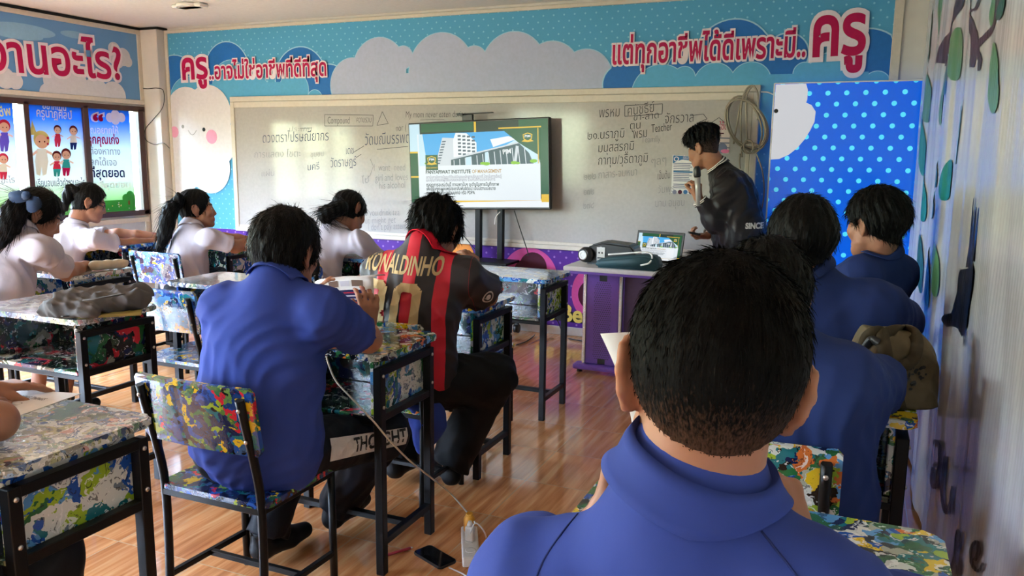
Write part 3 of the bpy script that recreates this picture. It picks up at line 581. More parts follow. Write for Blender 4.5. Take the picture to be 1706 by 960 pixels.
# ------------------------------------------------------------------ coil of cable hung on the board corner
bm = BM(); YC = BYF-.03
for k in range(7):
    cx, cy, rx, ry, ph = 1243+random.uniform(-2, 2), 207+random.uniform(-3, 3), 33+random.uniform(-5, 5), 44+random.uniform(-5, 4), .35
    pts = []
    for j in range(25):
        a = 2*PI*j/24; x, y = rx*math.cos(a), ry*math.sin(a); X, Y_ = cx+x*math.cos(ph)+y*math.sin(ph)*.35, cy+y+x*.25
        q = atY(X, Y_, YC-.02+.018*math.sin(a*2+k)); pts.append(q)
    sweep(bm, pts, .0065, 6, caps=False)
for pts in ([(1236, 262), (1234, 200), (1237, 165), (1246, 146), (1256, 144), (1263, 160), (1262, 200)], [(1245, 240), (1243, 190), (1244, 160), (1252, 145), (1258, 144)], [(1222, 240), (1230, 195), (1236, 168), (1250, 145)]):
    sweep(bm, spline([atY(x, y, YC-.03) for x, y in pts], 5), .0065, 6)
sweep(bm, [atY(1250+15*math.cos(a), 247+9*math.sin(a), YC-.04) for a in np.linspace(0, 2*PI, 20)], .006, 6, caps=False)
sweep(bm, [atY(1247+8*math.cos(a), 244+11*math.sin(a), YC-.05) for a in np.linspace(0, 2*PI, 16)], .006, 6, caps=False)
sweep(bm, spline([atY(x, y, YC-.03) for x, y in ((1233, 256), (1232, 270), (1233, 281))], 4), .006, 6)
sweep(bm, spline([atY(x, y, YC-.03) for x, y in ((1260, 256), (1270, 285), (1273, 320), (1268, 355), (1262, 372))], 5), .005, 6)
tag(from_bm('cable_coil', bm, mat('beige_cable', s2l(148, 138, 122), .5)), 'coil of beige cable hanging from the top right whiteboard corner', 'cable')
bm = BM(); sweep(bm, spline([atY(x, y, YF-.05) for x, y in ((1268, 153), (1280, 154), (1293, 160), (1300, 163))], 4), .005, 6)
tag(from_bm('cord', bm, 'white_plastic'), 'short white cord from whiteboard corner to the glowing blue panel', 'cord')
# ------------------------------------------------------------------ bright dotted panel at the right of the front wall
YPN = 5.72
def Np(px, py): p = atY(px, py, YPN); return (p[0], p[2])
M['panel_blue'] = dots('backlit_blue_dots', s2l(8, 86, 205), s2l(80, 205, 240), .113, .0158, .15, es=.40, spv=.14)
flat('panel_white', s2l(232, 234, 240), .15, es=.42)
px0, px1, pz1 = Np(1283, 265)[0], .327, 1.885
pn = thing('light_panel', 'glowing blue dotted panel with white cloud standing beside the whiteboard', 'panel', ((px0+px1)/2, YPN, 0))
bm = BM(); box2(bm, (px0-pn.location.x, 0, .03), (px1-pn.location.x, .05, pz1), .004); from_bm('panel_face', bm, 'panel_blue', pn)
bm = BM(); box2(bm, (px0-.006-pn.location.x, -.004, .0), (px0+.004-pn.location.x, .055, pz1+.006), .002); box2(bm, (px0-pn.location.x, -.004, pz1), (px1-pn.location.x, .055, pz1+.008), .002); box2(bm, (px0-pn.location.x, -.004, 0), (px1-pn.location.x, .055, .03), .002)
from_bm('frame', bm, 'white_plastic', pn)
P = Print(pn, lambda u, v, t: (u-pn.location.x, -.0006-t, v))
out = [(1292.5, 141), (1343, 139.5), (1346, 150), (1345, 166), (1343, 171), (1352, 175), (1359, 186), (1357, 203), (1350, 217), (1340, 233), (1328, 247), (1314, 258), (1298, 265), (1283.5, 266)]
P.poly([Np(*q) for q in out], 'panel_white'); P.disc(*Np(1293, 185), .014, 'black_plastic'); P.build('cloud_print', pn)
# ------------------------------------------------------------------ wrinkled vinyl on the right wall
def wrinkle(y, z):
    y = np.asarray(y, float); z = np.asarray(z, float); w = y+.10*np.sin(1.7*z+.6*y)+.03*np.sin(5*z+2*y)
    near = np.clip((3.4-y)/1.2, 0, 1)
    d = .010*np.sin(9*w)+.003*np.sin(23*w+1.3+1.2*np.sin(2.3*z))+.0008*np.sin(61*w+2.*np.sin(1.9*z))
    d += .0009*np.sin(260*(y+.12*z*np.sin(1.5*y)))*near
    return .03+d*(.45+.55*(1-near))
bm = BM(); ys = np.concatenate([np.arange(-1.2, .6, .06), np.arange(.6, 2.6, .009), np.arange(2.6, 5.6, .016)]); zs = np.linspace(.02, 2.525, 52)
me = bpy.data.meshes.new('wall_vinyl'); YY, ZZ = np.meshgrid(ys, zs, indexing='ij'); XX = XR-wrinkle(YY, ZZ); ny, nz_ = XX.shape
idx = np.arange(ny*nz_).reshape(ny, nz_); F = np.stack([idx[:-1, :-1], idx[:-1, 1:], idx[1:, 1:], idx[1:, :-1]], -1).reshape(-1, 4)
me.from_pydata(np.stack([XX, YY, ZZ], -1).reshape(-1, 3).tolist(), [], F.tolist()); me.polygons.foreach_set('use_smooth', [True]*len(F)); me.update(); bm.free()
vin = tag(link('wall_vinyl', me, mat('grey_white_vinyl', s2l(196, 195, 200), .22, coat=.3)), 'wrinkled pale vinyl sheet with tree, leaves and bird covering right wall', 'banner')
def Rp(px, py): p = atX(px, py, XR-.03); return (p[1], p[2])
flat('print_bark', s2l(62, 44, 58), .3); flat('print_leaf', s2l(86, 132, 94), .3); flat('print_leaf_dark', s2l(40, 84, 70), .3); flat('print_teal_leaf', s2l(30, 120, 110), .3); flat('print_bird', s2l(16, 17, 24), .3)
P = Print(vin, None, .00012)
def rib(pts, w, m):
    """a tapering branch through pixel points, w = widths in pixels"""
    L_ = []; R2 = []
    for i, (x, y) in enumerate(pts):
        a, b = pts[max(i-1, 0)], pts[min(i+1, len(pts)-1)]; l = math.hypot(b[0]-a[0], b[1]-a[1]); nx, ny_ = -(b[1]-a[1])/l, (b[0]-a[0])/l
        L_.append(Rp(x+nx*w[i]/2, y+ny_*w[i]/2)); R2.append(Rp(x-nx*w[i]/2, y-ny_*w[i]/2))
    P.lay += 1; K = P.lay
    for i in range(len(pts)-1): P.poly([L_[i], L_[i+1], R2[i+1], R2[i]], m, K)
def leaf(x, y, w, h, m, tilt=0.):
    ca, sa = math.cos(tilt), math.sin(tilt); pts = []
    for k in range(20):
        a = 2*PI*k/20; u, v = w/2*math.sin(a)*(1+.25*math.cos(a)), h/2*math.cos(a); pts.append(Rp(x+u*ca-v*sa, y+u*sa+v*ca))
    P.poly(pts, m)
rib([(1606, -20), (1600, 10), (1592, 32), (1582, 55), (1574, 78), (1568, 105)], [7, 6, 7, 8, 11, 9], 'print_bark')
rib([(1590, 40), (1586, 62), (1582, 84), (1572, 110)], [2, 3, 3, 2], 'print_bark')
rib([(1614, -20), (1616, 10), (1622, 35), (1628, 60), (1627, 85), (1623, 112)], [6, 6, 9, 10, 10, 6], 'print_bark'); rib([(1628, 80), (1640, 62), (1652, 42), (1663, 8), (1668, -20)], [9, 6, 6, 5, 4], 'print_bark'); rib([(1630, 78), (1634, 100), (1632, 118)], [6, 4, 2], 'print_bark')
rib([(1618, 20), (1630, 15), (1640, -10)], [4, 4, 3], 'print_bark')
for a in ((1594, 90, 15, 90, 'print_leaf', .08), (1658, 130, 24, 120, 'print_leaf', -.03), (1671, 10, 13, 50, 'print_leaf_dark', .3), (1651, 15, 8, 60, 'print_leaf', .1), (1600, 225, 9, 100, 'print_leaf', .1), (1604, 218, 5, 110, 'print_teal_leaf', .12),
          (1577, 300, 11, 70, 'print_teal_leaf', .12), (1556, 340, 8, 50, 'print_leaf_dark', 0), (1562, 290, 7, 46, 'print_leaf_dark', 0), (1546, 160, 7, 90, 'print_leaf', .06), (1552, 60, 7, 90, 'print_leaf_dark', .05), (1566, 25, 7, 80, 'print_leaf', .05),
          (1538, 240, 5, 110, 'print_teal_leaf', .04), (1543, 330, 6, 80, 'print_teal_leaf', .03), (1536, 50, 5, 80, 'print_leaf', .03), (1568, 170, 6, 80, 'print_leaf', .1), (1549, 460, 8, 110, 'print_leaf_dark', .0), (1560, 450, 6, 90, 'print_leaf', .05), (1536, 440, 4, 100, 'print_leaf_dark', .05), (1580, 130, 6, 60, 'print_leaf_dark', .1)): leaf(*a)
P.poly([Rp(*q) for q in ((1622, 436), (1627, 452), (1625, 478), (1619, 505), (1613, 530), (1607, 548), (1601, 562), (1597, 548), (1588, 543), (1583, 546), (1577, 533), (1580, 526), (1588, 522), (1596, 508), (1597, 485), (1598, 462), (1601, 450), (1613, 446))], 'print_bird')
rib([(1622, 436), (1626, 400), (1632, 345)], [9, 6, 2], 'print_bird'); rib([(1613, 446), (1616, 410), (1620, 330)], [11, 8, 2], 'print_bird'); rib([(1604, 552), (1605, 568), (1603, 580)], [2, 1.6, 1.2], 'print_bird'); rib([(1606, 552), (1608, 566), (1607, 576)], [2, 1.4, 1], 'print_bird')
def script(pts, w=5): q = [(p.x, p.y) for p in spline([(x, y, 0) for x, y in pts], 6)]; rib(q, [w]*len(q), 'print_bird')
script([(1561, 745), (1567, 735), (1571, 752), (1568, 790), (1563, 815), (1560, 800), (1563, 780)], 4); script([(1577, 760), (1574, 790), (1572, 830), (1577, 855), (1583, 835), (1587, 810)], 5); script([(1586, 810), (1586, 850), (1583, 865)], 4)
script([(1592, 950), (1597, 925), (1601, 888), (1607, 893), (1603, 915), (1597, 925), (1600, 945), (1599, 958)], 5); script([(1627, 935), (1633, 920), (1631, 903), (1624, 915), (1624, 940), (1631, 952), (1640, 938)], 5); script([(1607, 930), (1604, 955), (1602, 975)], 4)
def onto_vinyl(V): return np.stack([XR-wrinkle(V[:, 0], V[:, 1])-V[:, 2]-.0022, V[:, 0], V[:, 1]], -1)
for n_, ms_ in (('branch_print', ['print_bark']), ('leaf_print', ['print_leaf', 'print_leaf_dark', 'print_teal_leaf']), ('bird_print', ['print_bird'])): P.build(n_, vin, .016, onto_vinyl, ms_)
# ================================================================== furniture
DW, DD, DZ = .61, .385, .765
def desk(cx, cy, label, top='paint_pale_sheen', side='paint_side', inner='paint_dark', rz=0., w=DW):
    t = thing('school_desk', label, 'desk', (cx, cy, 0), rz, 'painted school desks')
    bm = BM(); prism(bm, rrect(w, DD, .03), lambda u, v, q: (u, v, q), DZ-.022, DZ)
    es = [e for e in bm.edges if abs(e.verts[0].co.z-e.verts[1].co.z) < 1e-6]; bmesh.ops.bevel(bm, geom=es, offset=.005, segments=2, affect='EDGES')
    from_bm('tabletop', bm, top, t)
    bw, bd, z0, z1 = w/2-.055, DD/2-.025, .555, DZ-.022
    for s in (-1, 1):
        bm = BM(); box2(bm, (s*bw-.008, -bd, z0), (s*bw+.008, bd, z1), .003); from_bm('side_panel', bm, side, t)
    bm = BM(); box2(bm, (-bw+.008, bd-.014, z0), (bw-.008, bd, z1), .003); from_bm('front_panel', bm, inner, t)
    bm = BM(); box2(bm, (-bw-.006, -bd-.008, z0-.016), (bw+.006, bd, z0), .003); from_bm('shelf', bm, inner, t)
    lx, ly = w/2-.030, DD/2-.030
    for sx_ in (-1, 1):
        for sy_ in (-1, 1):
            bm = BM(); box2(bm, (sx_*lx-.015, sy_*ly-.015, 0), (sx_*lx+.015, sy_*ly+.015, .715), .002); lg = from_bm('leg', bm, 'black_steel', t)
            bm = BM()
            for z in (.69, .585): lathe(bm, [(.006, 0), (.006, .003), (.002, .005)], (sx_*(lx+.015), sy_*ly, z), 8, (sx_, 0, 0))
            from_bm('screw', bm, 'screw', lg)
    for s in (-1, 1):
        for hw, z0_, z1_ in ((.0145, .69, .715), (.012, .535, .56), (.012, .10, .125)):
            bm = BM(); box2(bm, (s*lx-hw, -ly, z0_), (s*lx+hw, ly, z1_), .002); from_bm('rail', bm, 'black_steel', t)
    for y0_, y1_, z0_, z1_ in ((-.013, .013, .103, .124), (ly-.012, ly+.012, .535, .558), (-ly-.010, -ly+.010, .52, .538)):
        bm = BM(); box2(bm, (-lx, y0_, z0_), (lx, y1_, z1_), .002); from_bm('rail', bm, 'black_steel', t)
    return t
def chair(cx, cy, label, top='paint_bright', rz=0., w=.40):
    """origin under the middle of the seat; the sitter faces +y"""
    t = thing('school_chair', label, 'chair', (cx, cy, 0), rz, 'painted school chairs')
    zs_ = .425
    bm = BM(); prism(bm, rrect(w, .36, .03), lambda u, v, q: (u, v+.005, q), zs_-.018, zs_)
    bmesh.ops.bevel(bm, geom=[e for e in bm.edges if abs(e.verts[0].co.z-e.verts[1].co.z) < 1e-6], offset=.004, segments=2, affect='EDGES'); from_bm('seat', bm, top, t)
    # backrest: a bowed painted board
    bm = BM(); n = 9; hw = w/2+.012; R0 = []
    for j, (z, y) in enumerate(((.575, -.178), (.59, -.180), (.68, -.195), (.762, -.208), (.775, -.212))):
        row = []
        for i in range(n):
            x = -hw+2*hw*i/(n-1); ins = .012 if j in (0, 4) and i in (0, n-1) else 0
            row.append((x-ins*np.sign(x), y-.012*(1-(x/hw)**2), z))
        R0.append(row)
    fr = [[bm.verts.new(p) for p in r] for r in R0]; bk = [[bm.verts.new((p[0], p[1]-.014, p[2]-.002)) for p in r] for r in R0]
    for j in range(4):
        for i in range(n-1):
            bm.faces.new((fr[j][i], fr[j][i+1], fr[j+1][i+1], fr[j+1][i])); bm.faces.new((bk[j][i], bk[j+1][i], bk[j+1][i+1], bk[j][i+1]))
    for i in range(n-1): bm.faces.new((fr[0][i], bk[0][i], bk[0][i+1], fr[0][i+1])); bm.faces.new((fr[4][i], fr[4][i+1], bk[4][i+1], bk[4][i]))
    for j in range(4): bm.faces.new((fr[j][0], fr[j+1][0], bk[j+1][0], bk[j][0])); bm.faces.new((fr[j][-1], bk[j][-1], bk[j+1][-1], fr[j+1][-1]))
    from_bm('backrest', bm, top, t, smooth=False)
    lx = w/2-.02
    for s in (-1, 1):
        bm = BM(); sweep(bm, [(s*lx, .165, 0), (s*lx, .16, zs_-.018)], .0125, 8); from_bm('leg', bm, 'black_steel', t)
        bm = BM(); sweep(bm, spline([(s*lx, -.175, 0), (s*lx, -.165, .22), (s*lx, -.165, .42), (s*lx, -.185, .55), (s*lx, -.232, .745)], 4), .0128, 8); lg = from_bm('leg', bm, 'black_steel', t)
        bm = BM(); lathe(bm, [(.006, 0), (.006, .003), (.002, .005)], (s*lx, -.237, .715), 8, (0, -1, 0)); lathe(bm, [(.006, 0), (.006, .003), (.002, .005)], (s*lx, -.213, .62), 8, (0, -1, 0)); from_bm('screw', bm, 'screw', lg)
    for s in (-1, 1):
        for p_, q_, w_ in (((s*lx, -.168, .40), (s*lx, .162, .395), .02), ((s*lx, -.17, .13), (s*lx, .165, .12), .018)): bm = BM(); bar(bm, p_, q_, w_); from_bm('stretcher', bm, 'black_steel', t)
    for p_, q_, w_ in (((-lx, .162, .395), (lx, .162, .395), .02), ((-lx, -.166, .40), (lx, -.166, .40), .02), ((-lx, 0, .124), (lx, 0, .124), .018)): bm = BM(); bar(bm, p_, q_, w_); from_bm('stretcher', bm, 'black_steel', t)
    return t
# column along the right wall
desk(-.128, 1.292, 'mixed colour painted desk in front of the nearest student by the right wall', 'paint_mixed', 'paint_mixed')
desk(-.128, 2.315, 'painted desk by the right wall carrying the khaki backpack', 'paint_mixed', 'paint_mixed')
# second column
desk(-1.657, 2.306, 'painted desk where the boy in blue reads a booklet', 'paint_mixed', 'paint_side')
desk(-1.717, 3.165, 'painted desk where the student in the striped jersey leans', 'paint_blue', 'paint_side')
desk(-1.745, 4.02, 'empty painted desk between the television stand and the purple table', 'paint_blue', 'paint_side', 'paint_dark')
desk(-1.848, 1.19, 'painted desk with a printed worksheet at bottom left corner', 'paint_pale_sheen', 'paint_side', w=.64)
# third and fourth columns
desk(-2.985, 2.27, 'dark green painted desk carrying the grey school bag', 'paint_pale_sheen', 'paint_dark', w=.64)
desk(-2.82, 3.12, 'painted desk with an empty blue chair pushed up to it', 'paint_pale_sheen', 'paint_blue')
desk(-3.945, 3.02, 'painted desk with beige pencil case beside the girl with navy bow', 'paint_pale_sheen', 'paint_side')
desk(-4.10, 4.30, 'painted desk in front of the girl with the long wavy ponytail', 'paint_blue', 'paint_side')
desk(-4.84, 4.12, 'painted desk under the outstretched arms of the girl in glasses', 'paint_blue', 'paint_blue')
desk(-2.95, 4.28, 'painted desk where the girl with loosely tied hair bends over', 'paint_blue', 'paint_side')
chair(-1.66, 1.845, 'bright poured paint chair under the boy in the blue shirt reading', 'paint_bright')
chair(-1.66, 2.76, 'painted chair under the student in the striped jersey', 'paint_mixed')
chair(-1.80, 3.62, 'empty painted chair at the front empty desk', 'paint_blue')
chair(-2.93, 2.93, 'empty blue painted chair beside the grey bag', 'paint_blue')
chair(-4.04, 3.93, 'painted chair under the girl with the long wavy ponytail', 'paint_blue')
chair(-4.95, 3.74, 'painted chair under the girl in glasses', 'paint_mixed')
chair(-2.98, 3.93, 'chair with a black jacket over its back, under the bending girl', 'paint_blue')
chair(-3.80, 2.56, 'painted chair under the girl with the navy hair bow', 'paint_mixed')
chair(-2.98, 1.78, 'painted chair at the dark green desk by the left picture edge', 'paint_mixed')
chair(-.20, 2.03, 'painted chair directly in front of the nearest desk', 'paint_mixed')
chair(-.12, .80, 'painted chair under the nearest student', 'paint_mixed')
chair(-.13, 2.92, 'painted chair under the broad student by the right wall', 'paint_mixed')
chair(.02, 3.68, 'painted chair under the student beside the glowing blue panel', 'paint_mixed')
chair(-1.88, .78, 'painted chair under the person at bottom left corner', 'paint_mixed')
# ------------------------------------------------------------------ television on its stand
flat('scr_white', s2l(235, 240, 244), .25, .58); flat('scr_paper', s2l(226, 234, 240), .25, .58); flat('scr_green', s2l(22, 84, 52), .25, .58); flat('scr_dark', s2l(20, 44, 36), .25, .58); flat('scr_gold', s2l(225, 185, 50), .25, .58)
flat('scr_sky', s2l(70, 170, 232), .25, .58); flat('scr_pale', s2l(196, 226, 240), .25, .58); flat('scr_tower', s2l(206, 214, 222), .25, .58); flat('scr_window', s2l(84, 100, 116), .25, .58); flat('scr_glass', s2l(60, 84, 96), .25, .58); flat('scr_text', s2l(58, 70, 66), .25, .58); flat('scr_faint', s2l(160, 160, 170), .25, .58); flat('scr_bronze', s2l(190, 160, 110), .25, .58); flat('scr_leaf', s2l(130, 190, 40), .25, .58)
def slide(P, w, h, small=False):
    """the slide in (u, v), u 0..w, v 0..h"""
    def X(a): return a*w
    def Y(b): return b*h
    def poly(pts, m): P.poly([(X(a), Y(b)) for a, b in pts], m)
    poly([(0, 0), (1, 0), (1, 1), (0, 1)], 'scr_dark'); poly([(0, 0), (.08, 0), (.08, 1), (0, 1)], 'scr_pale'); poly([(0, .38), (.07, .38), (.07, .66), (0, .66)], 'scr_green'); poly([(0, .655), (.07, .655), (.07, .675), (0, .675)], 'scr_gold'); poly([(0, .36), (.07, .36), (.07, .38), (0, .38)], 'scr_gold'); poly([(0, 0), (.07, 0), (.07, .36), (0, .36)], 'scr_green')
    poly([(.09, .9), (.48, .9), (.48, 1), (.09, 1)], 'scr_green'); poly([(.48, .88), (.80, .92), (.80, 1), (.49, 1)], 'scr_dark'); poly([(.485, .88), (.50, .88), (.50, 1), (.485, 1)], 'scr_gold')
    poly([(.80, .55), (1, .55), (1, 1), (.80, 1)], 'scr_green'); poly([(.80, .25), (1, .1), (1, .6), (.94, .55), (.94, .25)], 'scr_green')
    poly([(0, 0), (1, 0), (1, .085), (0, .055)], 'scr_white'); poly([(.2, .055), (1, .08), (1, .10), (.2, .075)], 'scr_gold'); poly([(.95, .06), (1, .06), (1, .15), (.95, .15)], 'scr_gold')
    poly([(.06, .08), (.945, .08), (.945, .88), (.06, .88)], 'scr_paper')
    poly([(.07, .50), (.93, .50), (.93, .88), (.07, .88)], 'scr_pale'); poly([(.12, .62), (.60, .62), (.78, .78), (.70, .88), (.10, .88)], 'scr_sky'); poly([(.62, .70), (.78, .78), (.73, .82), (.60, .79)], 'scr_white')
    poly([(.19, .50), (.35, .50), (.35, .82), (.25, .83)], 'scr_tower'); poly([(.33, .50), (.50, .56), (.50, .76), (.43, .87), (.35, .88), (.33, .80)], 'scr_white')
    for k in range(9): poly([(.20+.008*k*.7, .52+.032*k), (.225+.006*k, .52+.032*k), (.23+.006*k, .535+.032*k), (.205+.008*k*.7, .535+.032*k)], 'scr_window')
    for k in range(7):
        for j in range(4): poly([(.365+.034*j, .58+.042*k-.006*j), (.388+.034*j, .58+.042*k-.006*j), (.388+.034*j, .602+.042*k-.006*j), (.365+.034*j, .602+.042*k-.006*j)], 'scr_window')
    poly([(.31, .50), (.90, .50), (.87, .62), (.80, .74), (.31, .57)], 'scr_glass'); poly([(.31, .565), (.80, .735), (.815, .755), (.31, .585)], 'scr_tower')
    for k in range(13): poly([(.33+.043*k, .50), (.336+.043*k, .50), (.336+.042*k, .56+.0125*k), (.33+.042*k, .56+.0125*k)], 'scr_tower')
    poly([(.42, .50), (.46, .50), (.46, .60), (.42, .59)], 'scr_pale'); poly([(.56, .50), (.585, .50), (.585, .65), (.56, .64)], 'scr_pale'); poly([(.76, .5), (.78, .5), (.80, .70), (.78, .71)], 'scr_tower')
    P.text('PIM', (X(.69), Y(.615)), (X(.745), Y(.625)), 'scr_white', .02, h=Y(.075))
    for a, b, r in ((.545, .515, .022), (.57, .51, .026), (.765, .515, .024), (.79, .51, .018), (.90, .53, .026), (.13, .53, .02)): P.disc(X(a), Y(b), r*w, 'scr_leaf', 12, ry=r*h*.8)
    poly([(.70, .88), (.80, .74), (.93, .60), (.945, .50), (.95, .90), (.68, .90)], 'scr_green'); poly([(.66, .905), (.955, .905), (.955, .92), (.66, .92)], 'scr_gold'); poly([(.93, .5), (.936, .5), (.936, .9), (.93, .9)], 'scr_gold')
    def crest(u, v, s):
        poly([(u-s*.45, v+s*.5), (u, v+s*.75), (u+s*.45, v+s*.5), (u+s*.38, v-s*.2), (u, v-s*.6), (u-s*.38, v-s*.2)], 'scr_gold'); poly([(u-s*.36, v+s*.42), (u, v+s*.62), (u+s*.36, v+s*.42), (u+s*.3, v-s*.15), (u, v-s*.45), (u-s*.3, v-s*.15)], 'scr_green')
        P.text('PIM', (X(u-s*.25), Y(v+s*.05)), (X(u+s*.25), Y(v+s*.05)), 'scr_white', .02, h=Y(s*.5)); poly([(u-s*.55, v-s*.55), (u-s*.3, v-s*.25), (u, v-s*.4), (u+s*.3, v-s*.25), (u+s*.55, v-s*.55), (u, v-s*.68)], 'scr_gold')
    crest(.862, .795, .075)
    poly([(.118, .45), (.212, .45), (.212, .63), (.118, .63)], 'scr_green'); crest(.165, .56, .075)
    P.text('PANYAPIWAT', (X(.122), Y(.468)), (X(.208), Y(.468)), 'scr_gold', .01, h=Y(.022))
    if small: 
        poly([(.70, .13), (.86, .13), (.86, .43), (.70, .43)], 'scr_white'); 
    P.text('PANYAPIWAT INSTITUTE', (X(.118), Y(.405)), (X(.452), Y(.405)), 'scr_text', .03, h=Y(.06)); P.text('OF MANAGEMENT', (X(.465), Y(.405)), (X(.675), Y(.405)), 'scr_bronze', .025, h=Y(.057))
    P.text('สถาบันการจัดการปัญญาภิวัฒน์เปิดสอนหลักสูตรปริญญาตรี โดยเน้นการเรียนรู้', (X(.118), Y(.347)), (X(.675), Y(.347)), 'scr_faint', .012, h=Y(.05)); P.text('และคุณภาพของผู้เรียนตลอดหลักสูตร ร่วมกับสถานประกอบการ', (X(.118), Y(.312)), (X(.63), Y(.312)), 'scr_faint', .012, h=Y(.05))
    P.text('ตลอดการอบรมวันนี้ ทางสถาบันฯ จะดำเนินการบันทึกภาพ', (X(.118), Y(.253)), (X(.655), Y(.253)), 'scr_text', .02, h=Y(.055)); P.text('เพื่อใช้ในการเผยแพร่ประชาสัมพันธ์ต่อไป เป็นไปตามนโยบาย', (X(.118), Y(.205)), (X(.63), Y(.205)), 'scr_text', .02, h=Y(.055)); P.text('การคุ้มครองข้อมูลส่วนบุคคล หรือ PDPA', (X(.118), Y(.157)), (X(.48), Y(.157)), 'scr_text', .02, h=Y(.055))
YT = 5.70
tvl = (atY(679, 206, YT)+atY(917, 349, YT))/2; tvw, tvh = 1.21, .69; tilt = math.radians(-2.0)
tv = thing('television', 'large flat television on a black wheeled stand showing a green slide', 'television', (tvl[0], YT, 0))
Rt = Matrix.Rotation(tilt, 4, 'Y'); Ctr = Vector((0, 0, tvl[2]))
def tvp(p): return Ctr+(Rt @ Vector(p))
bm = BM(); box(bm, (0, .028, 0), (tvw, .05, tvh), None, .006); box(bm, (0, .06, -.05), (tvw*.7, .04, tvh*.6), None, .01); bmesh.ops.transform(bm, matrix=Matrix.Translation(Ctr) @ Rt, verts=bm.verts); from_bm('casing', bm, 'black_plastic', tv)
P = Print(tv, lambda u, v, t: tuple(tvp((u-tvw/2+.010, .0025-t, v-tvh/2+.018))), .00003); slide(P, tvw-.020, tvh-.030); P.build('screen', tv)
bm = BM(); box(bm, (-.08, .03, tvh/2+.022), (.09, .03, .05), None, .003); box(bm, (-.01, .01, tvh/2+.052), (.30, .045, .008), None, .002); box(bm, (-.13, .0, tvh/2+.047), (.05, .03, .012), None, .002); bmesh.ops.transform(bm, matrix=Matrix.Translation(Ctr) @ Rt, verts=bm.verts); from_bm('top_bracket', bm, 'black_plastic', tv)
for px in (795, 832):
    x = atY(px, 400, YT+.05)[0]-tvl[0]; bm = BM(); box2(bm, (x-.024, .055, .12), (x+.024, .10, tvl[2]+.2), .004); from_bm('post', bm, 'black_steel', tv)
bm = BM(); box2(bm, (-.33, -.16, .565), (.33, .10, .585), .004); box2(bm, (-.2, 0, .53), (.2, .08, .565)); from_bm('tray', bm, 'black_steel', tv)
bm = BM(); box2(bm, (-.36, -.22, .10), (-.28, .10, .15), .006); box2(bm, (.28, -.22, .10), (.36, .10, .15), .006); box2(bm, (-.3, .02, .10), (.3, .10, .16), .006); from_bm('base', bm, 'black_plastic', tv)
for sx_ in (-.32, .32):
    for sy_ in (-.2, .08):
        bm = BM(); sweep(bm, [(sx_-.02, sy_, .035), (sx_+.02, sy_, .035)], .034, 14); box(bm, (sx_, sy_, .075), (.03, .03, .06)); from_bm('caster', bm, 'black_plastic', tv)
for pts, lab in (([(761, 381), (775, 396), (790, 414), (806, 433)], 'thin black cable slanting behind the left television post'), ([(857, 351), (866, 380), (876, 410), (880, 424), (878, 426)], 'thin black cable hanging below the right end of the television')):
    bm = BM(); sweep(bm, spline([atY(x, y, YT+.105) for x, y in pts], 5), .004, 6); tag(from_bm('cable', bm, 'black_plastic'), lab, 'cable')
bm = BM(); sweep(bm, spline([atY(x, y, YT+.02) for x, y in ((833, 353), (826, 362), (824, 374))], 5), .0035, 6); tag(from_bm('cable', bm, 'white_plastic'), 'short white cable end dangling below the television screen', 'cable')
bm = BM(); sweep(bm, spline([(*atZ(x, y, .006)[:2], .006) for x, y in ((975, 569), (952, 565), (940, 560))]+[atY(925, 530, 5.6), atY(905, 538, 5.4)]+[(*atZ(x, y, .006)[:2], .006) for x, y in ((900, 548), (882, 566), (860, 575))], 6), .0045, 6); tag(from_bm('cable', bm, 'black_plastic'), 'black cable trailing over the tiles under the front empty desk', 'cable')
# ------------------------------------------------------------------ purple computer table
M['purple_steel'] = mat('purple_painted_steel', s2l(116, 82, 178), .35); M['purple_panel'] = mat('dusty_purple_panel', s2l(96, 82, 128), .5); M['table_top'] = mat('pale_laminate', s2l(206, 200, 196), .3); M['alu'] = mat('aluminium_strip', (.75, .74, .72), .22, 1.)
TZ = .70; TX0, TX1, TY0, TY1 = -1.712, -.30, 4.83, 5.30
tb = thing('computer_table', 'pale topped table with purple perforated leg beside the presenter', 'table', (TX0, TY0, 0))
bm = BM(); prism(bm, [(0, 0), (TX1-TX0, 0), (TX1-TX0, TY1-TY0), (0, TY1-TY0)], lambda u, v, t: (u, v, t), TZ-.028, TZ); bmesh.ops.bevel(bm, geom=list(bm.edges), offset=.004, segments=2, affect='EDGES'); from_bm('tabletop', bm, 'table_top', tb)
bm = BM(); box2(bm, (.01, .01, TZ-.045), (TX1-TX0-.01, TY1-TY0-.01, TZ-.029)); from_bm('underframe', bm, 'purple_steel', tb)
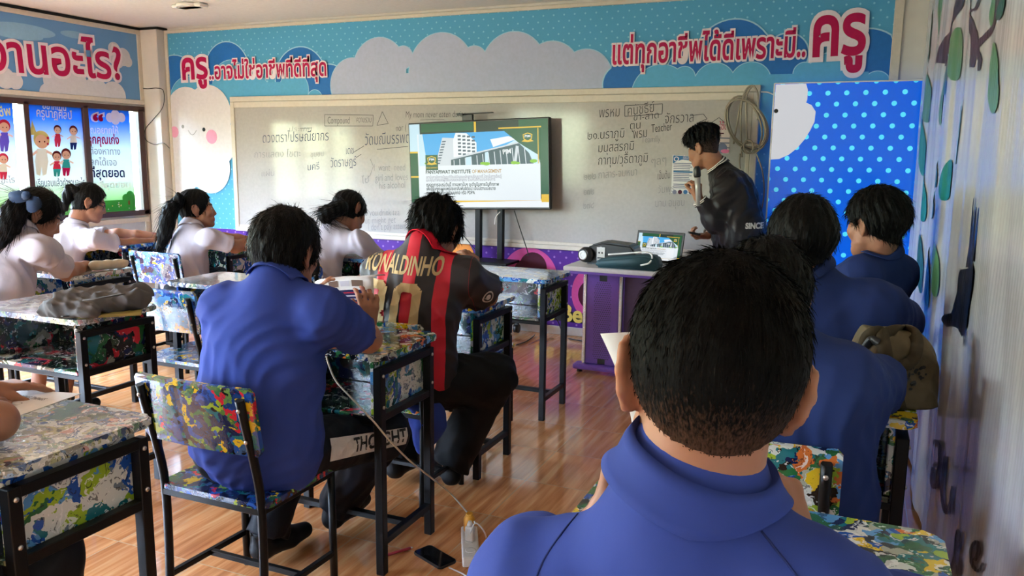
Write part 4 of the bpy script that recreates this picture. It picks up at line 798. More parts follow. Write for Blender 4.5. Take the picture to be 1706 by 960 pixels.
for x0 in (.145, 1.15):
    bm = BM(); box2(bm, (x0, .055, .06), (x0+.215, .085, TZ-.045), .004); lp_ = from_bm('leg_panel', bm, 'purple_steel', tb)
    P = Print(lp_, lambda u, v, t: (u, .0545-t, v), .0002)
    for i in range(9):
        for j in range(38):
            u, v = x0+.055+.0125*(i+(j % 2)*.5), .10+.0135*j
            if ((u-x0-.108)/.062)**6+((v-.345)/.26)**6 < 1: P.disc(u, v, .0032, 'black_plastic', 6, layer=1)
    P.rect(x0+.085, x0+.135, TZ-.09, TZ-.05, 'black_plastic'); P.rect(x0+.085, x0+.135, .065, .10, 'black_plastic'); P.build('perforation', lp_)
    bm = BM()
    for xx in (x0-.022, x0+.215): box2(bm, (xx, .05, .055), (xx+.022, .09, TZ-.045), .004)
    from_bm('edge_strip', bm, 'alu', tb)
    bm = BM(); box2(bm, (x0-.075, .02, .022), (x0+.26, .12, .058), .012, seg=2); from_bm('foot', bm, 'purple_steel', tb)
    for xx in (x0-.04, x0+.22):
        bm = BM(); lathe(bm, [(.018, 0), (.018, .018), (.008, .024)], (xx, .07, 0), 12); from_bm('glide', bm, 'black_plastic', tb)
bm = BM(); box2(bm, (.38, .10, .22), (1.13, .115, TZ-.045), .003); from_bm('modesty_panel', bm, 'purple_panel', tb)
def tpt(px, py, z=TZ): return atZ(px, py, z)
# black speaker-like case with badge, on the table
c = tpt(1022, 440); cx, cy = c[0], 5.10
cx = atY(1022, 420, cy)[0]
sp_ = thing('projector_case', 'black rounded device with white ring and badge on the pale table', 'device', (cx, cy, TZ))
bm = BM(); prism(bm, [(-.17, 0), (.17, 0), (.17, .10), (.14, .135), (-.05, .15), (-.13, .125), (-.17, .09)], lambda u, v, t: (u, t, v), -.09, .09); bmesh.ops.bevel(bm, geom=list(bm.edges), offset=.014, segments=3, affect='EDGES'); from_bm('body', bm, 'black_plastic', sp_, smooth=False)
bm = BM(); lathe(bm, [(.05, 0), (.052, .02), (.045, .045), (.03, .05)], (-.15, -.09, .062), 24, (-.25, -1, 0)); from_bm('lens_barrel', bm, 'black_plastic', sp_)
bm = BM(); lathe(bm, [(.030, 0), (.030, .004), (.018, .0045), (.018, .001)], (-.163, -.142, .062), 24, (-.25, -1, 0)); from_bm('white_ring', bm, 'white_plastic', sp_)
P = Print(sp_, lambda u, v, t: (u, -.0955-t, v)); P.rect(-.085, -.03, .025, .115, 'white_plastic'); P.disc(-.058, .10, .018, 'white_plastic'); P.rect(-.08, -.035, .04, .048, 'black_plastic'); P.disc(-.068, .078, .006, 'black_plastic'); P.disc(-.048, .078, .006, 'black_plastic'); P.build('badge', sp_)
# teal document bag
q = tpt(1045, 452); M['teal_bag'] = mat('dark_teal_fabric', s2l(34, 66, 72), .6, bump=((20, 20, 20), .006, .4))
bgx, bgy = atY(1046, 440, 4.92)[0], 4.93
tbg = thing('document_bag', 'dark teal zipped bag with white edging lying on the pale table', 'bag', (bgx, bgy, TZ))
bm = BM(); prism(bm, [(-.19, .0), (.20, 0), (.205, .05), (.18, .095), (.10, .10), (-.16, .062), (-.2, .04)], lambda u, v, t: (u+.03*t, t, v*(1-.9*abs(t))), -.07, .075); bmesh.ops.bevel(bm, geom=list(bm.edges), offset=.012, segments=3, affect='EDGES'); from_bm('body', bm, 'teal_bag', tbg, smooth=True)
bm = BM(); sweep(bm, spline([(-.12, -.045, .085), (0, -.045, .10), (.13, -.04, .112), (.165, -.055, .085), (.15, -.076, .05), (.10, -.085, .035)], 6), .006, 6); from_bm('white_piping', bm, 'white_plastic', tbg)
# laptop
lx_, ly_ = atY(1091, 420, 5.13)[0], 5.13
lt = thing('laptop', 'open laptop on the pale table mirroring the television slide', 'laptop', (lx_, ly_, TZ))
lt.rotation_euler.z = math.radians(-12)
bm = BM(); box2(bm, (-.16, -.20, 0), (.16, .03, .016), .004); from_bm('keyboard_base', bm, 'black_plastic', lt)
Rl = Matrix.Rotation(math.radians(-14), 4, 'X')
def lpt(p): return Vector((0, .03, .016))+(Rl @ Vector(p))
bm = BM(); box(bm, (0, .006, .105), (.335, .010, .205), None, .003); bmesh.ops.transform(bm, matrix=Matrix.Translation((0, .03, .016)) @ Rl, verts=bm.verts); from_bm('lid', bm, 'black_plastic', lt)
P = Print(lt, lambda u, v, t: tuple(lpt((u-.153, -.0002-t, v+.018))), .00002); slide(P, .306, .172, True); P.build('screen', lt)
# remote items on the desks come with the people below
# ================================================================== people: smooth signed-distance bodies turned into one continuous skin
A_ = np.array
def unit(v): v = np.asarray(v, float); return v/np.linalg.norm(v)
def rotm(h, p=0., r=0.):
    """heading h (degrees, clockwise from +Y), pitch p (up positive), roll r: columns right, forward, up"""
    h, p, r = map(math.radians, (h, p, r)); f = A_([math.sin(h)*math.cos(p), math.cos(h)*math.cos(p), math.sin(p)]); x = A_([math.cos(h), -math.sin(h), 0]); u = np.cross(x, f)
    x2, u2 = x*math.cos(r)+u*math.sin(r), -x*math.sin(r)+u*math.cos(r); return np.stack([x2, f, u2], 1)
def cone(a, b, ra, rb): return ('c', A_(a, float), A_(b, float), ra, rb)
def ell(c, r, R=None): return ('e', A_(c, float), A_(r, float), np.eye(3) if R is None else R)
def fcone(a, b, ra, rb, n, s): return ('f', A_(a, float), A_(b, float), ra, rb, unit(n), s)
def capc(a, b, ra, rb): return ('k', A_(a, float), A_(b, float), ra, rb)
def sd(p, P):
    t = p[0]
    if t in 'ck':
        a, b, ra, rb = p[1:]; ab = b-a; w = P-a; q = (w@ab)/(ab@ab); s = np.clip(q, 0, 1); d = np.linalg.norm(w-s[:, None]*ab, axis=1)-(ra+(rb-ra)*s)
        if t == 'k': d = np.maximum(d, (q-1)*np.linalg.norm(ab))
        return d
    if t == 'e':
        c, r, R = p[1:]; q = (P-c)@R; k0 = np.linalg.norm(q/r, axis=1); k1 = np.linalg.norm(q/(r*r), axis=1); return k0*(k0-1)/np.maximum(k1, 1e-6)
    a, b, ra, rb, n, s = p[1:]; ab = b-a; w = P-a; q = np.clip((w@ab)/(ab@ab), 0, 1); w = w-q[:, None]*ab; r = ra+(rb-ra)*q
    wn = (w@n)[:, None]*n; w1 = (w-wn)+wn/s; w2 = (w-wn)+wn/(s*s); k0 = np.linalg.norm(w1, axis=1)/r; k1 = np.linalg.norm(w2, axis=1)/(r*r); return k0*(k0-1)/np.maximum(k1, 1e-6)
def ctr(p):
    if p[0] == 'e': return [(p[1], max(p[2]))]
    return [(p[1], p[3]), (p[2], p[4])]
def smin(a, b, k):
    if k <= 0: return np.minimum(a, b)
    h = np.maximum(k-np.abs(a-b), 0)/k; return np.minimum(a, b)-h*h*k*.25
class Grp:
    def __init__(s, prims, k=.02, sub=(), ks=.006):
        s.p, s.k, s.sub, s.ks = prims, k, sub, ks
        pts = [q for p in prims for q in ctr(p)]; c = np.mean([q[0] for q in pts], 0); s.c = c; s.R = max(np.linalg.norm(q[0]-c)+q[1] for q in pts)+.01
    def full(s, P):
        d = sd(s.p[0], P)
        for p in s.p[1:]: d = smin(d, sd(p, P), s.k)
        for q in s.sub: d = -smin(-d, sd(q, P), s.ks)
        return d
    def __call__(s, P):
        r = np.linalg.norm(P-s.c, axis=1)-s.R; d = r+.03; m = r < .05
        if m.any(): d[m] = s.full(P[m])
        return d
class Field:
    def __init__(s, groups, k=.02, disp=None, post=None): s.g, s.k, s.disp, s.post = groups, k, disp, post
    def __call__(s, P):
        d = s.g[0](P)
        for g in s.g[1:]: d = smin(d, g(P), s.k)
        if s.disp is not None: d = d+s.disp(P)
        if s.post is not None: d = s.post(d, P)
        return d
    def bounds(s, m=.03):
        pts = [q for g in s.g for p in g.p for q in ctr(p)]; return np.min([c-r for c, r in pts], 0)-m, np.max([c+r for c, r in pts], 0)+m
def surf(fn, h, lo=None, hi=None, smooth=1):
    """surface nets on a sparse grid"""
    if lo is None: lo, hi = fn.bounds()
    B = 8; nb = np.ceil((hi-lo)/(h*B)).astype(int); n = nb*B+1
    bx = np.stack(np.meshgrid(*[np.arange(k) for k in nb], indexing='ij'), -1).reshape(-1, 3)
    dc = fn(lo+(bx+.5)*B*h); act = np.abs(dc) < B*h*.87*1.35+.012
    D = np.where(np.repeat(np.repeat(np.repeat((dc < 0).reshape(nb), B, 0), B, 1), B, 2), -1., 1.).astype(np.float32); D = np.pad(D, ((0, 1),)*3, mode='edge')
    mk = np.zeros(n, bool)
    for b in bx[act]: i = b*B; mk[i[0]:i[0]+B+1, i[1]:i[1]+B+1, i[2]:i[2]+B+1] = True
    ii = np.argwhere(mk); vals = np.empty(len(ii), np.float32)
    for s in range(0, len(ii), 120000): vals[s:s+120000] = fn(lo+ii[s:s+120000]*h)
    D[mk] = vals
    I = D < 0; cnt = np.zeros(tuple(k-1 for k in n), np.int8)
    for dx in (0, 1):
        for dy in (0, 1):
            for dz in (0, 1): cnt += I[dx:n[0]-1+dx, dy:n[1]-1+dy, dz:n[2]-1+dz]
    cells = np.argwhere((cnt > 0) & (cnt < 8)); vid = np.full(cnt.shape, -1, np.int32); vid[tuple(cells.T)] = np.arange(len(cells))
    acc = np.zeros((len(cells), 3)); num = np.zeros(len(cells)); cor = [A_(c) for c in np.ndindex(2, 2, 2)]
    for a in cor:
        for ax in range(3):
            if a[ax]: continue
            b = a.copy(); b[ax] = 1; va = D[tuple((cells+a).T)]; vb = D[tuple((cells+b).T)]; m = (va < 0) != (vb < 0); t = va[m]/(va[m]-vb[m])
            q = np.repeat(a[None].astype(float), m.sum(), 0); q[:, ax] += t; acc[m] += q; num[m] += 1
    V = lo+(cells+acc/num[:, None])*h; Fs = []
    for ax in range(3):
        o = [0, 1, 2]; o.remove(ax); sl = [slice(None)]*3; s1 = list(sl); s1[ax] = slice(0, -1); s2 = list(sl); s2[ax] = slice(1, None)
        e = np.argwhere(I[tuple(s1)] != I[tuple(s2)]); e = e[(e[:, o[0]] > 0) & (e[:, o[1]] > 0) & (e[:, o[0]] < n[o[0]]-1) & (e[:, o[1]] < n[o[1]]-1)]
        if not len(e): continue
        u, v = np.zeros(3, int), np.zeros(3, int); u[o[0]] = 1; v[o[1]] = 1
        q = np.stack([vid[tuple((e-u-v).T)], vid[tuple((e-v).T)], vid[tuple(e.T)], vid[tuple((e-u).T)]], 1)
        fl = I[tuple(e.T)] if ax != 1 else ~I[tuple(e.T)]; q[~fl] = q[~fl][:, ::-1]; Fs.append(q)
    F = np.concatenate(Fs); F = F[(F >= 0).all(1)]
    for _ in range(smooth):
        s = np.zeros_like(V); c = np.zeros(len(V))
        for i in range(4): np.add.at(s, F[:, i], V[F[:, (i+1) % 4]]+V[F[:, i-1]]); np.add.at(c, F[:, i], 2)
        V = V*.5+.5*s/np.maximum(c, 1)[:, None]
    return V, F
def mesh_obj(name, V, F, mats, parent=None, org=(0, 0, 0), mi=None, smooth=True):
    me = bpy.data.meshes.new(name); V = np.asarray(V)-np.asarray(org); F = np.asarray(F)
    me.vertices.add(len(V)); me.vertices.foreach_set('co', V.ravel().astype(np.float32)); k = F.shape[1]
    me.loops.add(F.size); me.loops.foreach_set('vertex_index', F.ravel().astype(np.int32)); me.polygons.add(len(F)); me.polygons.foreach_set('loop_start', (np.arange(len(F))*k).astype(np.int32))
    if mi is not None: me.polygons.foreach_set('material_index', np.asarray(mi, np.int32))
    me.polygons.foreach_set('use_smooth', [smooth]*len(F)); me.update(calc_edges=True); me.validate(); return link(name, me, mats, parent)
def folds(seed, amp=.005, wl=(.13, .07), tilt=.5):
    rs = np.random.RandomState(seed); ks = []
    for w in (wl[0], wl[0], wl[1], wl[1]):
        a = rs.uniform(0, 2*PI); t = rs.uniform(-tilt, tilt); ks.append((A_([math.cos(a)*math.cos(t), math.sin(a)*math.cos(t), math.sin(t)+.35*rs.randn()])*2*PI/w, rs.uniform(0, 6)))
    def f(P):
        wv = .035*np.stack([np.sin(P[:, 2]*17+P[:, 0]*9+seed), np.sin(P[:, 2]*13+P[:, 1]*11+2*seed), np.sin(P[:, 0]*15+P[:, 1]*12)], 1); Q = P+wv; s = 0
        for i, (k, ph) in enumerate(ks): s = s+(1-np.abs(np.sin(.5*(Q@k)+ph))*2)*(1 if i < 2 else .5)
        return -amp*.45*s
    return f
# ---- head (local frame: origin between the ears at eye height, x right, y forward, z up)
def head_prims(c, R, s=1.):
    def w(x, y, z): return c+R@(A_([x, y, z])*s)
    def e(p, r, Q=None): return ell(w(*p), A_(r)*s, R if Q is None else R@Q)
    def k(a, b, ra, rb): return cone(w(*a), w(*b), ra*s, rb*s)
    P = [e((0, -.018, .036), (.074, .094, .086)), e((0, .026, -.028), (.060, .066, .088)), e((0, .046, -.086), (.040, .040, .032)), e((0, .080, -.104), (.018, .017, .015)),
         k((.036, .066, -.016), (-.036, .066, -.016), .024, .024), k((.048, .02, -.06), (.03, .06, -.09), .018, .016), k((-.048, .02, -.06), (-.03, .06, -.09), .018, .016)]
    fine = [k((0, .084, .008), (0, .106, -.032), .008, .012), k((.010, .094, -.038), (-.010, .094, -.038), .009, .009), k((.012, .086, .026), (.044, .070, .022), .008, .006), k((-.012, .086, .026), (-.044, .070, .022), .008, .006),
            e((0, .093, -.062), (.020, .010, .006)), e((0, .092, -.074), (.017, .010, .007))]
    eyes = [e((sx_*.031, .072, .004), (.014, .014, .011)) for sx_ in (-1, 1)]
    G1 = Grp(P, .03*s, [e((.031, .098, .004), (.017, .018, .011)), e((-.031, .098, .004), (.017, .018, .011))], .012*s)
    ears = []; dents = []
    for sx_ in (-1, 1):
        pts = [(sx_*.072, .008, -.006), (sx_*.080, .006, .020), (sx_*.086, -.010, .036), (sx_*.092, -.026, .030), (sx_*.092, -.032, .008), (sx_*.087, -.025, -.015), (sx_*.080, -.010, -.033), (sx_*.075, .0, -.030)]
        ears += [k(a, b, .0052, .0052) for a, b in zip(pts, pts[1:])]+[ell(w(sx_*.081, -.012, .002), A_([.007, .020, .031])*s, R@np.stack([unit((1, .45*sx_, 0)), unit((-.45*sx_, 1, 0)), (0, 0, 1)], 1))]
        ears += [k((sx_*.066, -.008, .0), (sx_*.080, -.012, .0), .017, .012), k((sx_*.075, -.004, -.028), (sx_*.078, -.008, -.034), .007, .006)]
        dents.append(e((sx_*.094, -.009, .006), (.010, .010, .016)))
    return [G1, Grp(fine, .012*s), Grp(eyes, .004*s), Grp(ears, .005*s, dents, .004)]
def skull(P, c, R, s=1., extra=0., neck=None):
    q = ((P-c)@R)/s; r = A_([.078, .098, .092])+extra; v = (q-A_([0, -.018, .034])); k0 = np.linalg.norm(v/r, axis=1); k1 = np.linalg.norm(v/(r*r), axis=1); d = k0*(k0-1)/np.maximum(k1, 1e-6)
    d = smin(d, sd(cone((0, -.030, .0), (0, -.036, -.12), .058, .058), q), .03); return q, d*s
class HairField:
    """hair as a shell of varying thickness over the skull"""
    def __init__(s, c, R, sc=1., top=.022, side=.012, nape=.004, a=-.03, slope=.8, bangs=0., seed=0, fr=.085, amp=.004, ear=True, fz=-.035, prof=None):
        s.prof = prof
        s.c, s.R, s.sc, s.top, s.side, s.nape, s.a, s.slope, s.bangs, s.amp, s.fr, s.ear, s.fz = c, R, sc, top, side, nape, a, slope, bangs, amp, fr, ear, fz
        rs = np.random.RandomState(seed); s.ph = rs.uniform(0, 6, 6)
    def __call__(s, P):
        q, d = skull(P, s.c, s.R, s.sc); x, y, z = q[:, 0], q[:, 1], q[:, 2]
        t = np.interp(z, [-.10, -.05, 0, .05, .11], s.prof or [s.nape, s.nape, s.side, (s.side+s.top)/2, s.top])
        az = np.arctan2(x, y+.01); ln = np.sin(az*17+s.ph[0]+2*np.sin(z*40+s.ph[1]))*.6+np.sin(az*37+s.ph[2]+3*np.sin(z*30+s.ph[4]))*.4+.5*np.sin(x*90+y*60+s.ph[3])*np.clip(z*10, 0, 1)
        d = d-s.sc*t-s.amp*ln*np.clip(t/.014, .15, 1.2)
        f = np.sqrt(((x)/.078)**2+((y-.088)/s.fr)**2+((z-s.fz)/.112)**2); face = (1-f)*.075
        if s.bangs: face = np.where(z > .075-s.bangs, np.minimum(face, (.075-s.bangs)-z), face)
        d = np.maximum(d, face)
        zl = s.a+s.slope*y; d = np.maximum(d, (zl-z)*.8)
        if s.ear: d = np.maximum(d, .026-np.sqrt((np.abs(x)-.086)**2*.6+(y+.012)**2+(z+.004)**2*.6))
        return d*.85
    def bounds(s): r = .16*s.sc; c = s.c+s.R@A_([0, -.02, .02]); return c-r, c+r
def ribbons(V, F, N, L, flow, seed=0, w=.0011, lift=.35, rnd=.3, mask=None, Lf=None):
    """thin hair strands rooted on a surface"""
    rs = np.random.RandomState(seed); n = np.cross(V[F[:, 2]]-V[F[:, 0]], V[F[:, 3]]-V[F[:, 1]]); n /= np.linalg.norm(n, axis=1)[:, None]+1e-9; c = V[F].mean(1)
    ok = np.arange(len(F)) if mask is None else np.flatnonzero(mask(c, n)); i = rs.choice(ok, N); p = c[i]+rs.uniform(-.003, .003, (N, 3)); nn = n[i]; g = flow(p); g = g-(g*nn).sum(1)[:, None]*nn; g /= np.linalg.norm(g, axis=1)[:, None]+1e-9
    ln = L*rs.uniform(.6, 1.3, N)
    if Lf is not None: ln = ln*Lf(p)
    d0 = g+nn*lift+rs.randn(N, 3)*rnd*.5; d0 /= np.linalg.norm(d0, axis=1)[:, None]; d1 = d0*.6+g*.5-nn*lift*.3; d1 /= np.linalg.norm(d1, axis=1)[:, None]; sd_ = np.cross(d0, nn+rs.randn(N, 3)*.4); sd_ /= np.linalg.norm(sd_, axis=1)[:, None]+1e-9
    a = p-nn*.002; b = a+d0*ln[:, None]*.55; e = b+d1*ln[:, None]*.45; W_ = sd_*w
    VV = np.stack([a-W_, a+W_, b+W_*.8, b-W_*.8, e+W_*.15, e-W_*.15], 1).reshape(-1, 3); k = np.arange(N)[:, None]*6
    return VV, np.concatenate([k+A_([0, 1, 2, 3]), k+A_([3, 2, 4, 5])])
def hand_prims(w, d, n, side, curl=(.5, .7, .5), thumb=.6, s=1., spread=.10, tcurl=.3):
    """w wrist, d towards the knuckles, n out of the palm, side towards the thumb"""
    w = A_(w, float); d = unit(d); n = unit(A_(n)-d*(A_(n)@d)); t = np.cross(d, n); t = t if t@A_(side) > 0 else -t; P = []
    Ls = (.040, .044, .041, .032)
    for i in range(4):
        o = (1.5-i); kn = w+d*(.088-.004*abs(i-1.2))*s+t*o*.0195*s; P.append(cone(w+t*o*.012*s+d*.008*s, kn, .0135*s, .0098*s))
        dr = unit(d+t*o*spread); p = kn; a = 0; r = .0088*s
        for j, f in enumerate((1, .66, .54)):
            a += curl[j]*(1+.08*(i-1)); q = p+(dr*math.cos(a)+n*math.sin(a))*Ls[i]*f*s; P.append(cone(p, q, r, r*.9)); p = q; r *= .9
    P.append(cone(w+t*.006*s, w+t*.016*s+d*.03*s, .018*s, .017*s))
    b = w+t*.022*s+d*.026*s+n*.006*s; dv = unit(t*math.cos(thumb)+d*math.sin(thumb)+n*.35); q = b+dv*.036*s; P.append(cone(b, q, .0135*s, .0105*s)); dv2 = unit(dv+n*tcurl+d*.35); q2 = q+dv2*.030*s; P.append(cone(q, q2, .0102*s, .0092*s)); dv3 = unit(dv2+n*tcurl*.6+d*.2); P.append(cone(q2, q2+dv3*.022*s, .0092*s, .0078*s))
    return P
def ik(a, c, l1, l2, pole):
    a, c = A_(a, float), A_(c, float); v = c-a; L = min(np.linalg.norm(v), (l1+l2)*.995); u = unit(v); x = (l1*l1-l2*l2+L*L)/(2*L); hgt = math.sqrt(max(l1*l1-x*x, 0)); pp = A_(pole, float); pp = unit(pp-u*(pp@u)); return a+u*x+pp*hgt
def bow(a, b, c, n=5):
    return [tuple(p) for p in spline([a, b, c], n)]
def shoe(p, heel, toe, mat_='black_shoe', s=1., org=(0, 0, 0), sole=0.):
    heel, toe = A_(heel, float), A_(toe, float); f = Field([Grp([cone(heel, heel*.4+toe*.6, .038*s, .037*s), cone(heel*.4+toe*.6, toe, .040*s, .030*s), cone(heel+A_([0, 0, .0]), heel+A_([0, 0, .05]), .036*s, .036*s)], .02)], 0)
    d0 = toe-heel
    def post(d, P):
        q = np.clip(((P-heel)@d0)/(d0@d0), -.5, 1.5); z = heel[2]+d0[2]*q-.034*s; return np.maximum(d, z-P[:, 2])
    f.post = post; V, F = surf(f, .006); o = mesh_obj('shoe', V, F, mat_, p, org); return o
def stripes_pos(V, F): return V[F].mean(1)
def person(label, c):
    """c: joints in world space; returns the body object, with clothing and hair as children"""
    h = c.get('h', .007); hs = c.get('hs', .0055); s = c.get('s', 1.); org = A_([c['pel'][0], c['pel'][1], 0.])
    pel, chest, neck, hc, R = A_(c['pel'], float), A_(c['chest'], float), A_(c['neck'], float), A_(c['head'], float), c['hr']; bw = c.get('bulk', 1.)
    SH, EL, WR, HD = c['sh'], c['el'], c['wr'], c['hand']; across = unit(A_(SH[1])-A_(SH[0])); spine = unit(neck-pel); fwd = unit(np.cross(spine, across))
    if fwd@(R[:, 1]*A_([1, 1, .2])) < -.6: pass
    TR = np.stack([across, np.cross(spine, across), spine], 1); TR[:, 1] = -np.cross(across, spine) if False else np.cross(spine, across)
    skin = c.get('skin', 'skin')
    # --- body
    tor = [cone(pel, chest, .09*s, .10*s), cone(A_(SH[0])*.8+A_(SH[1])*.2, A_(SH[1])*.8+A_(SH[0])*.2, .05*s, .05*s), cone(chest, neck, .085*s, .055*s)]
    nk = [cone(neck-spine*.02, hc+R@A_([0, -.022, -.075])*s, .060*s*c.get('nk', 1.), .054*s*c.get('nk', 1.)), cone(neck, hc+R@A_([0, -.035, -.03])*s, .054*s*c.get('nk', 1.), .056*s*c.get('nk', 1.)), cone(neck-spine*.075, neck*.6+A_(SH[0])*.4-spine*.07, .045*s, .035*s), cone(neck-spine*.075, neck*.6+A_(SH[1])*.4-spine*.07, .045*s, .035*s)]
    groups = [Grp(tor, .05), Grp(nk, .03)]+head_prims(hc, R, s*c.get('hsz', 1.))
    for i in (0, 1):
        if WR[i] is None: continue
        S, E_, Wp_ = A_(SH[i]), A_(EL[i]), A_(WR[i]); mid = E_*.55+Wp_*.45
        groups.append(Grp([cone(S, E_, .047*s, .040*s), cone(E_, mid, .041*s, .037*s), cone(mid, Wp_, .037*s, .0265*s)], .02))
        if HD[i] is not None: groups.append(Grp(hand_prims(Wp_, s=s*c.get('hands', 1.), **HD[i]), .010))
    legs = []
    for i in (0, 1):
        K, An = A_(c['knee'][i]), A_(c['ank'][i]); hp = pel+across*(.085*s*(1 if i else -1)); legs += [cone(hp, K, .065*s, .05*s), cone(K, An, .045*s, .034*s)]
    groups.append(Grp(legs, .03))
    V, F = surf(Field(groups, .016), hs); q = ((V[F].mean(1)-hc)@R)/(s*c.get('hsz', 1.)); mi = np.zeros(len(F), int); x, y, z = np.abs(q[:, 0]), q[:, 1], q[:, 2]
    mi[(x < .021) & (y > .084) & (z < -.056) & (z > -.081)] = 1
    mi[(np.abs(x-.031) < .0125) & (y > .066) & (y < .1) & (np.abs(z-.003) < .0045)] = 2; mi[(np.abs(x-.031) < .0055) & (y > .066) & (y < .1) & (np.abs(z-.003) < .005)] = 3
    mi[(x > .013) & (x < .048) & (y > .055) & (np.abs(z-.028-.06*(.03-np.abs(x-.03))) < .0042)] = 4
    body = mesh_obj('person', V, F, [skin, 'lip', 'eye', 'iris', 'brow'], None, org, mi); body.location = org; tag(body, label, 'person', c.get('group'))
    # --- shirt
    st = c['shirt']; k = c.get('loose', 1.); up = spine; g = 1.0*s*bw
    T_p = [ell(pel+spine*.03*s, A_([.188, .148, .15])*g, TR), ell(pel*.55+chest*.45, A_([.168*k, .122*k, .17])*g, TR), ell(chest, A_([.172, .122, .17])*g, TR),
           cone(A_(SH[0])*.88+A_(SH[1])*.12-spine*.01, A_(SH[1])*.88+A_(SH[0])*.12-spine*.01, .057*s*bw, .057*s*bw), cone(neck-spine*.07, neck+unit(hc+R@A_([0, -.03, -.06])-neck)*c.get('nrise', .012), .082*s*c.get('nk', 1.), .070*s*c.get('nk', 1.)), cone(neck-spine*.052, A_(SH[0])*.85+neck*.15, .050*s, .054*s), cone(neck-spine*.052, A_(SH[1])*.85+neck*.15, .050*s, .054*s)]
    if c.get('belly'): T_p.append(ell(pel+spine*.12*s+TR[:, 1]*c['belly'][0], A_([.19, .16, .16])*c['belly'][1], TR)); T_p.append(cone(A_(SH[1])*.9+A_(SH[0])*.1-spine*.03, pel+across*.11+spine*.06, .085*s*c['belly'][1], .10*s*c['belly'][1]))
    hem = c.get('hem', .0)
    SG = [Grp(T_p, .06)]
    slv = c.get('sleeve', .72); sr = c.get('sr', (.074, .082))
    for i in (0, 1):
        S, E_ = A_(SH[i]), A_(EL[i])
        if slv <= 1: SG.append(Grp([capc(S, S+(E_-S)*slv, sr[0]*s*bw, sr[1]*s)], 0))
        else:
            Wp_ = A_(WR[i]); SG.append(Grp([cone(S, E_, sr[0]*s, sr[1]*s*.86), capc(E_, E_+(Wp_-E_)*.86, sr[1]*s*.86, .048*s)], .03)); 
    nkd = unit(hc+R@A_([0, -.03, -.06])-neck)
    lowcut = pel-spine*hem
    fo = folds(c.get('seed', 1), c.get('famp', .006)*1.5, (.17, .06), .25)
    fo0 = fo; fo = lambda P: fo0(P)*np.clip((np.linalg.norm(P-neck, axis=1)-.07)/.12, 0, 1)
    def post(d, P, lowcut=lowcut):
        return np.maximum(d, (lowcut-P)@spine) if hem is not None else d
    sf = Field(SG, c.get('sk', .065), fo, post); body_shirt = sf
    V, F = surf(sf, h); shirt = mesh_obj(c.get('shirt_name', 'shirt'), V, F, st, body, org)
    # --- collar: a folded band round the neck
    if c.get('collar', 1):
        top, fall, op = c.get('ctop', .036), c.get('cfall', .045), c.get('copen', .10); cx_ = unit(across-nkd*(across@nkd)); cy_ = np.cross(nkd, cx_); nn = 56; nr = .054*s*c.get('nk', 1.)+.006; an = np.linspace(PI*op, 2*PI-PI*op, nn+1)
        rad = cx_[None]*np.sin(an)[:, None]+cy_[None]*np.cos(an)[:, None]; zt = top*(1-.55*(1+np.cos(an))/2)[:, None]; ax_ = (hc+R@A_([0, -.03, -.06])*s)-neck; R_ = []
        base = neck[None]+ax_[None]*(zt/np.linalg.norm(ax_))
        rows = [base+rad*(nr-.004)-nkd*.02, base+rad*(nr-.003), base+rad*(nr+.003)+nkd*.002]
        for k_ in range(1, 6):
            q = base+rad*(nr+.003+.0032*k_+c.get('cflare', .0)*k_)-nkd*(fall*k_/5); rows.append(q)
        out = []
        for i_, q in enumerate(rows):
            if i_ > 2:
                for _ in range(25): q = q+(rad*.15+nkd)*np.maximum(0, c.get('clift', .006)-sf(q))[:, None]*.6
            out.append(q)
        VV = np.concatenate(out); FF = [(a*(nn+1)+j_, a*(nn+1)+j_+1, (a+1)*(nn+1)+j_+1, (a+1)*(nn+1)+j_) for a in range(len(out)-1) for j_ in range(nn)]
        cs_ = c.get('cstripe'); co = mesh_obj('collar', VV, A_(FF), cs_[0] if cs_ else c.get('collar_mat', st), shirt, org, np.repeat(cs_[1], nn) if cs_ else None); so = co.modifiers.new('thick', 'SOLIDIFY'); so.thickness = .003; so.offset = 0
    # --- trousers or skirt
    TP = []; tr = c.get('tr', (.105, .082, .062))
    hips = ell(pel, A_([.160, .125, .10])*g, TR); TP.append(hips)
    for i in (0, 1):
        K, An = A_(c['knee'][i]), A_(c['ank'][i]); hp = pel+across*(.085*s*(1 if i else -1)); TP += [cone(hp, K, tr[0]*s, tr[1]*s)]
        if not c.get('skirt'): TP += [capc(K, An, tr[1]*s*.97, tr[2]*s)]
    if c.get('skirt'):
        K0, K1 = A_(c['knee'][0]), A_(c['knee'][1]); TP += [cone(pel, (K0+K1)/2, .12*s, .09*s), capc(K0, K0*.6+A_(c['ank'][0])*.4, .085*s, .10*s), capc(K1, K1*.6+A_(c['ank'][1])*.4, .085*s, .10*s)]
    pf = Field([Grp(TP, .04 if not c.get('skirt') else .09)], 0, folds(c.get('seed', 1)+50, .007, (.11, .06)))
    V, F = surf(pf, h); tro = mesh_obj('skirt' if c.get('skirt') else 'trousers', V, F, c['trousers'], body, org)
    for i in (0, 1):
        An = A_(c['ank'][i]); tv_ = A_(c['toe'][i], float); z = -.05
        shoe(body, An+A_([0, 0, -.045])-unit(tv_)*.02, An+A_([0, 0, -.05])+tv_, c.get('shoe', 'black_shoe'), s, org)
    # --- hair
    hk = dict(c['hair']); extra = hk.pop('extra', None); strands = hk.pop('strands', (1400, .03)); fade = hk.pop('fade', None); sm = hk.pop('smooth', 1)
    hf = HairField(hc, R, s*c.get('hsz', 1.), **hk); V, F = surf(hf, c.get('hh', .005), smooth=sm); mi = np.zeros(len(F), int)
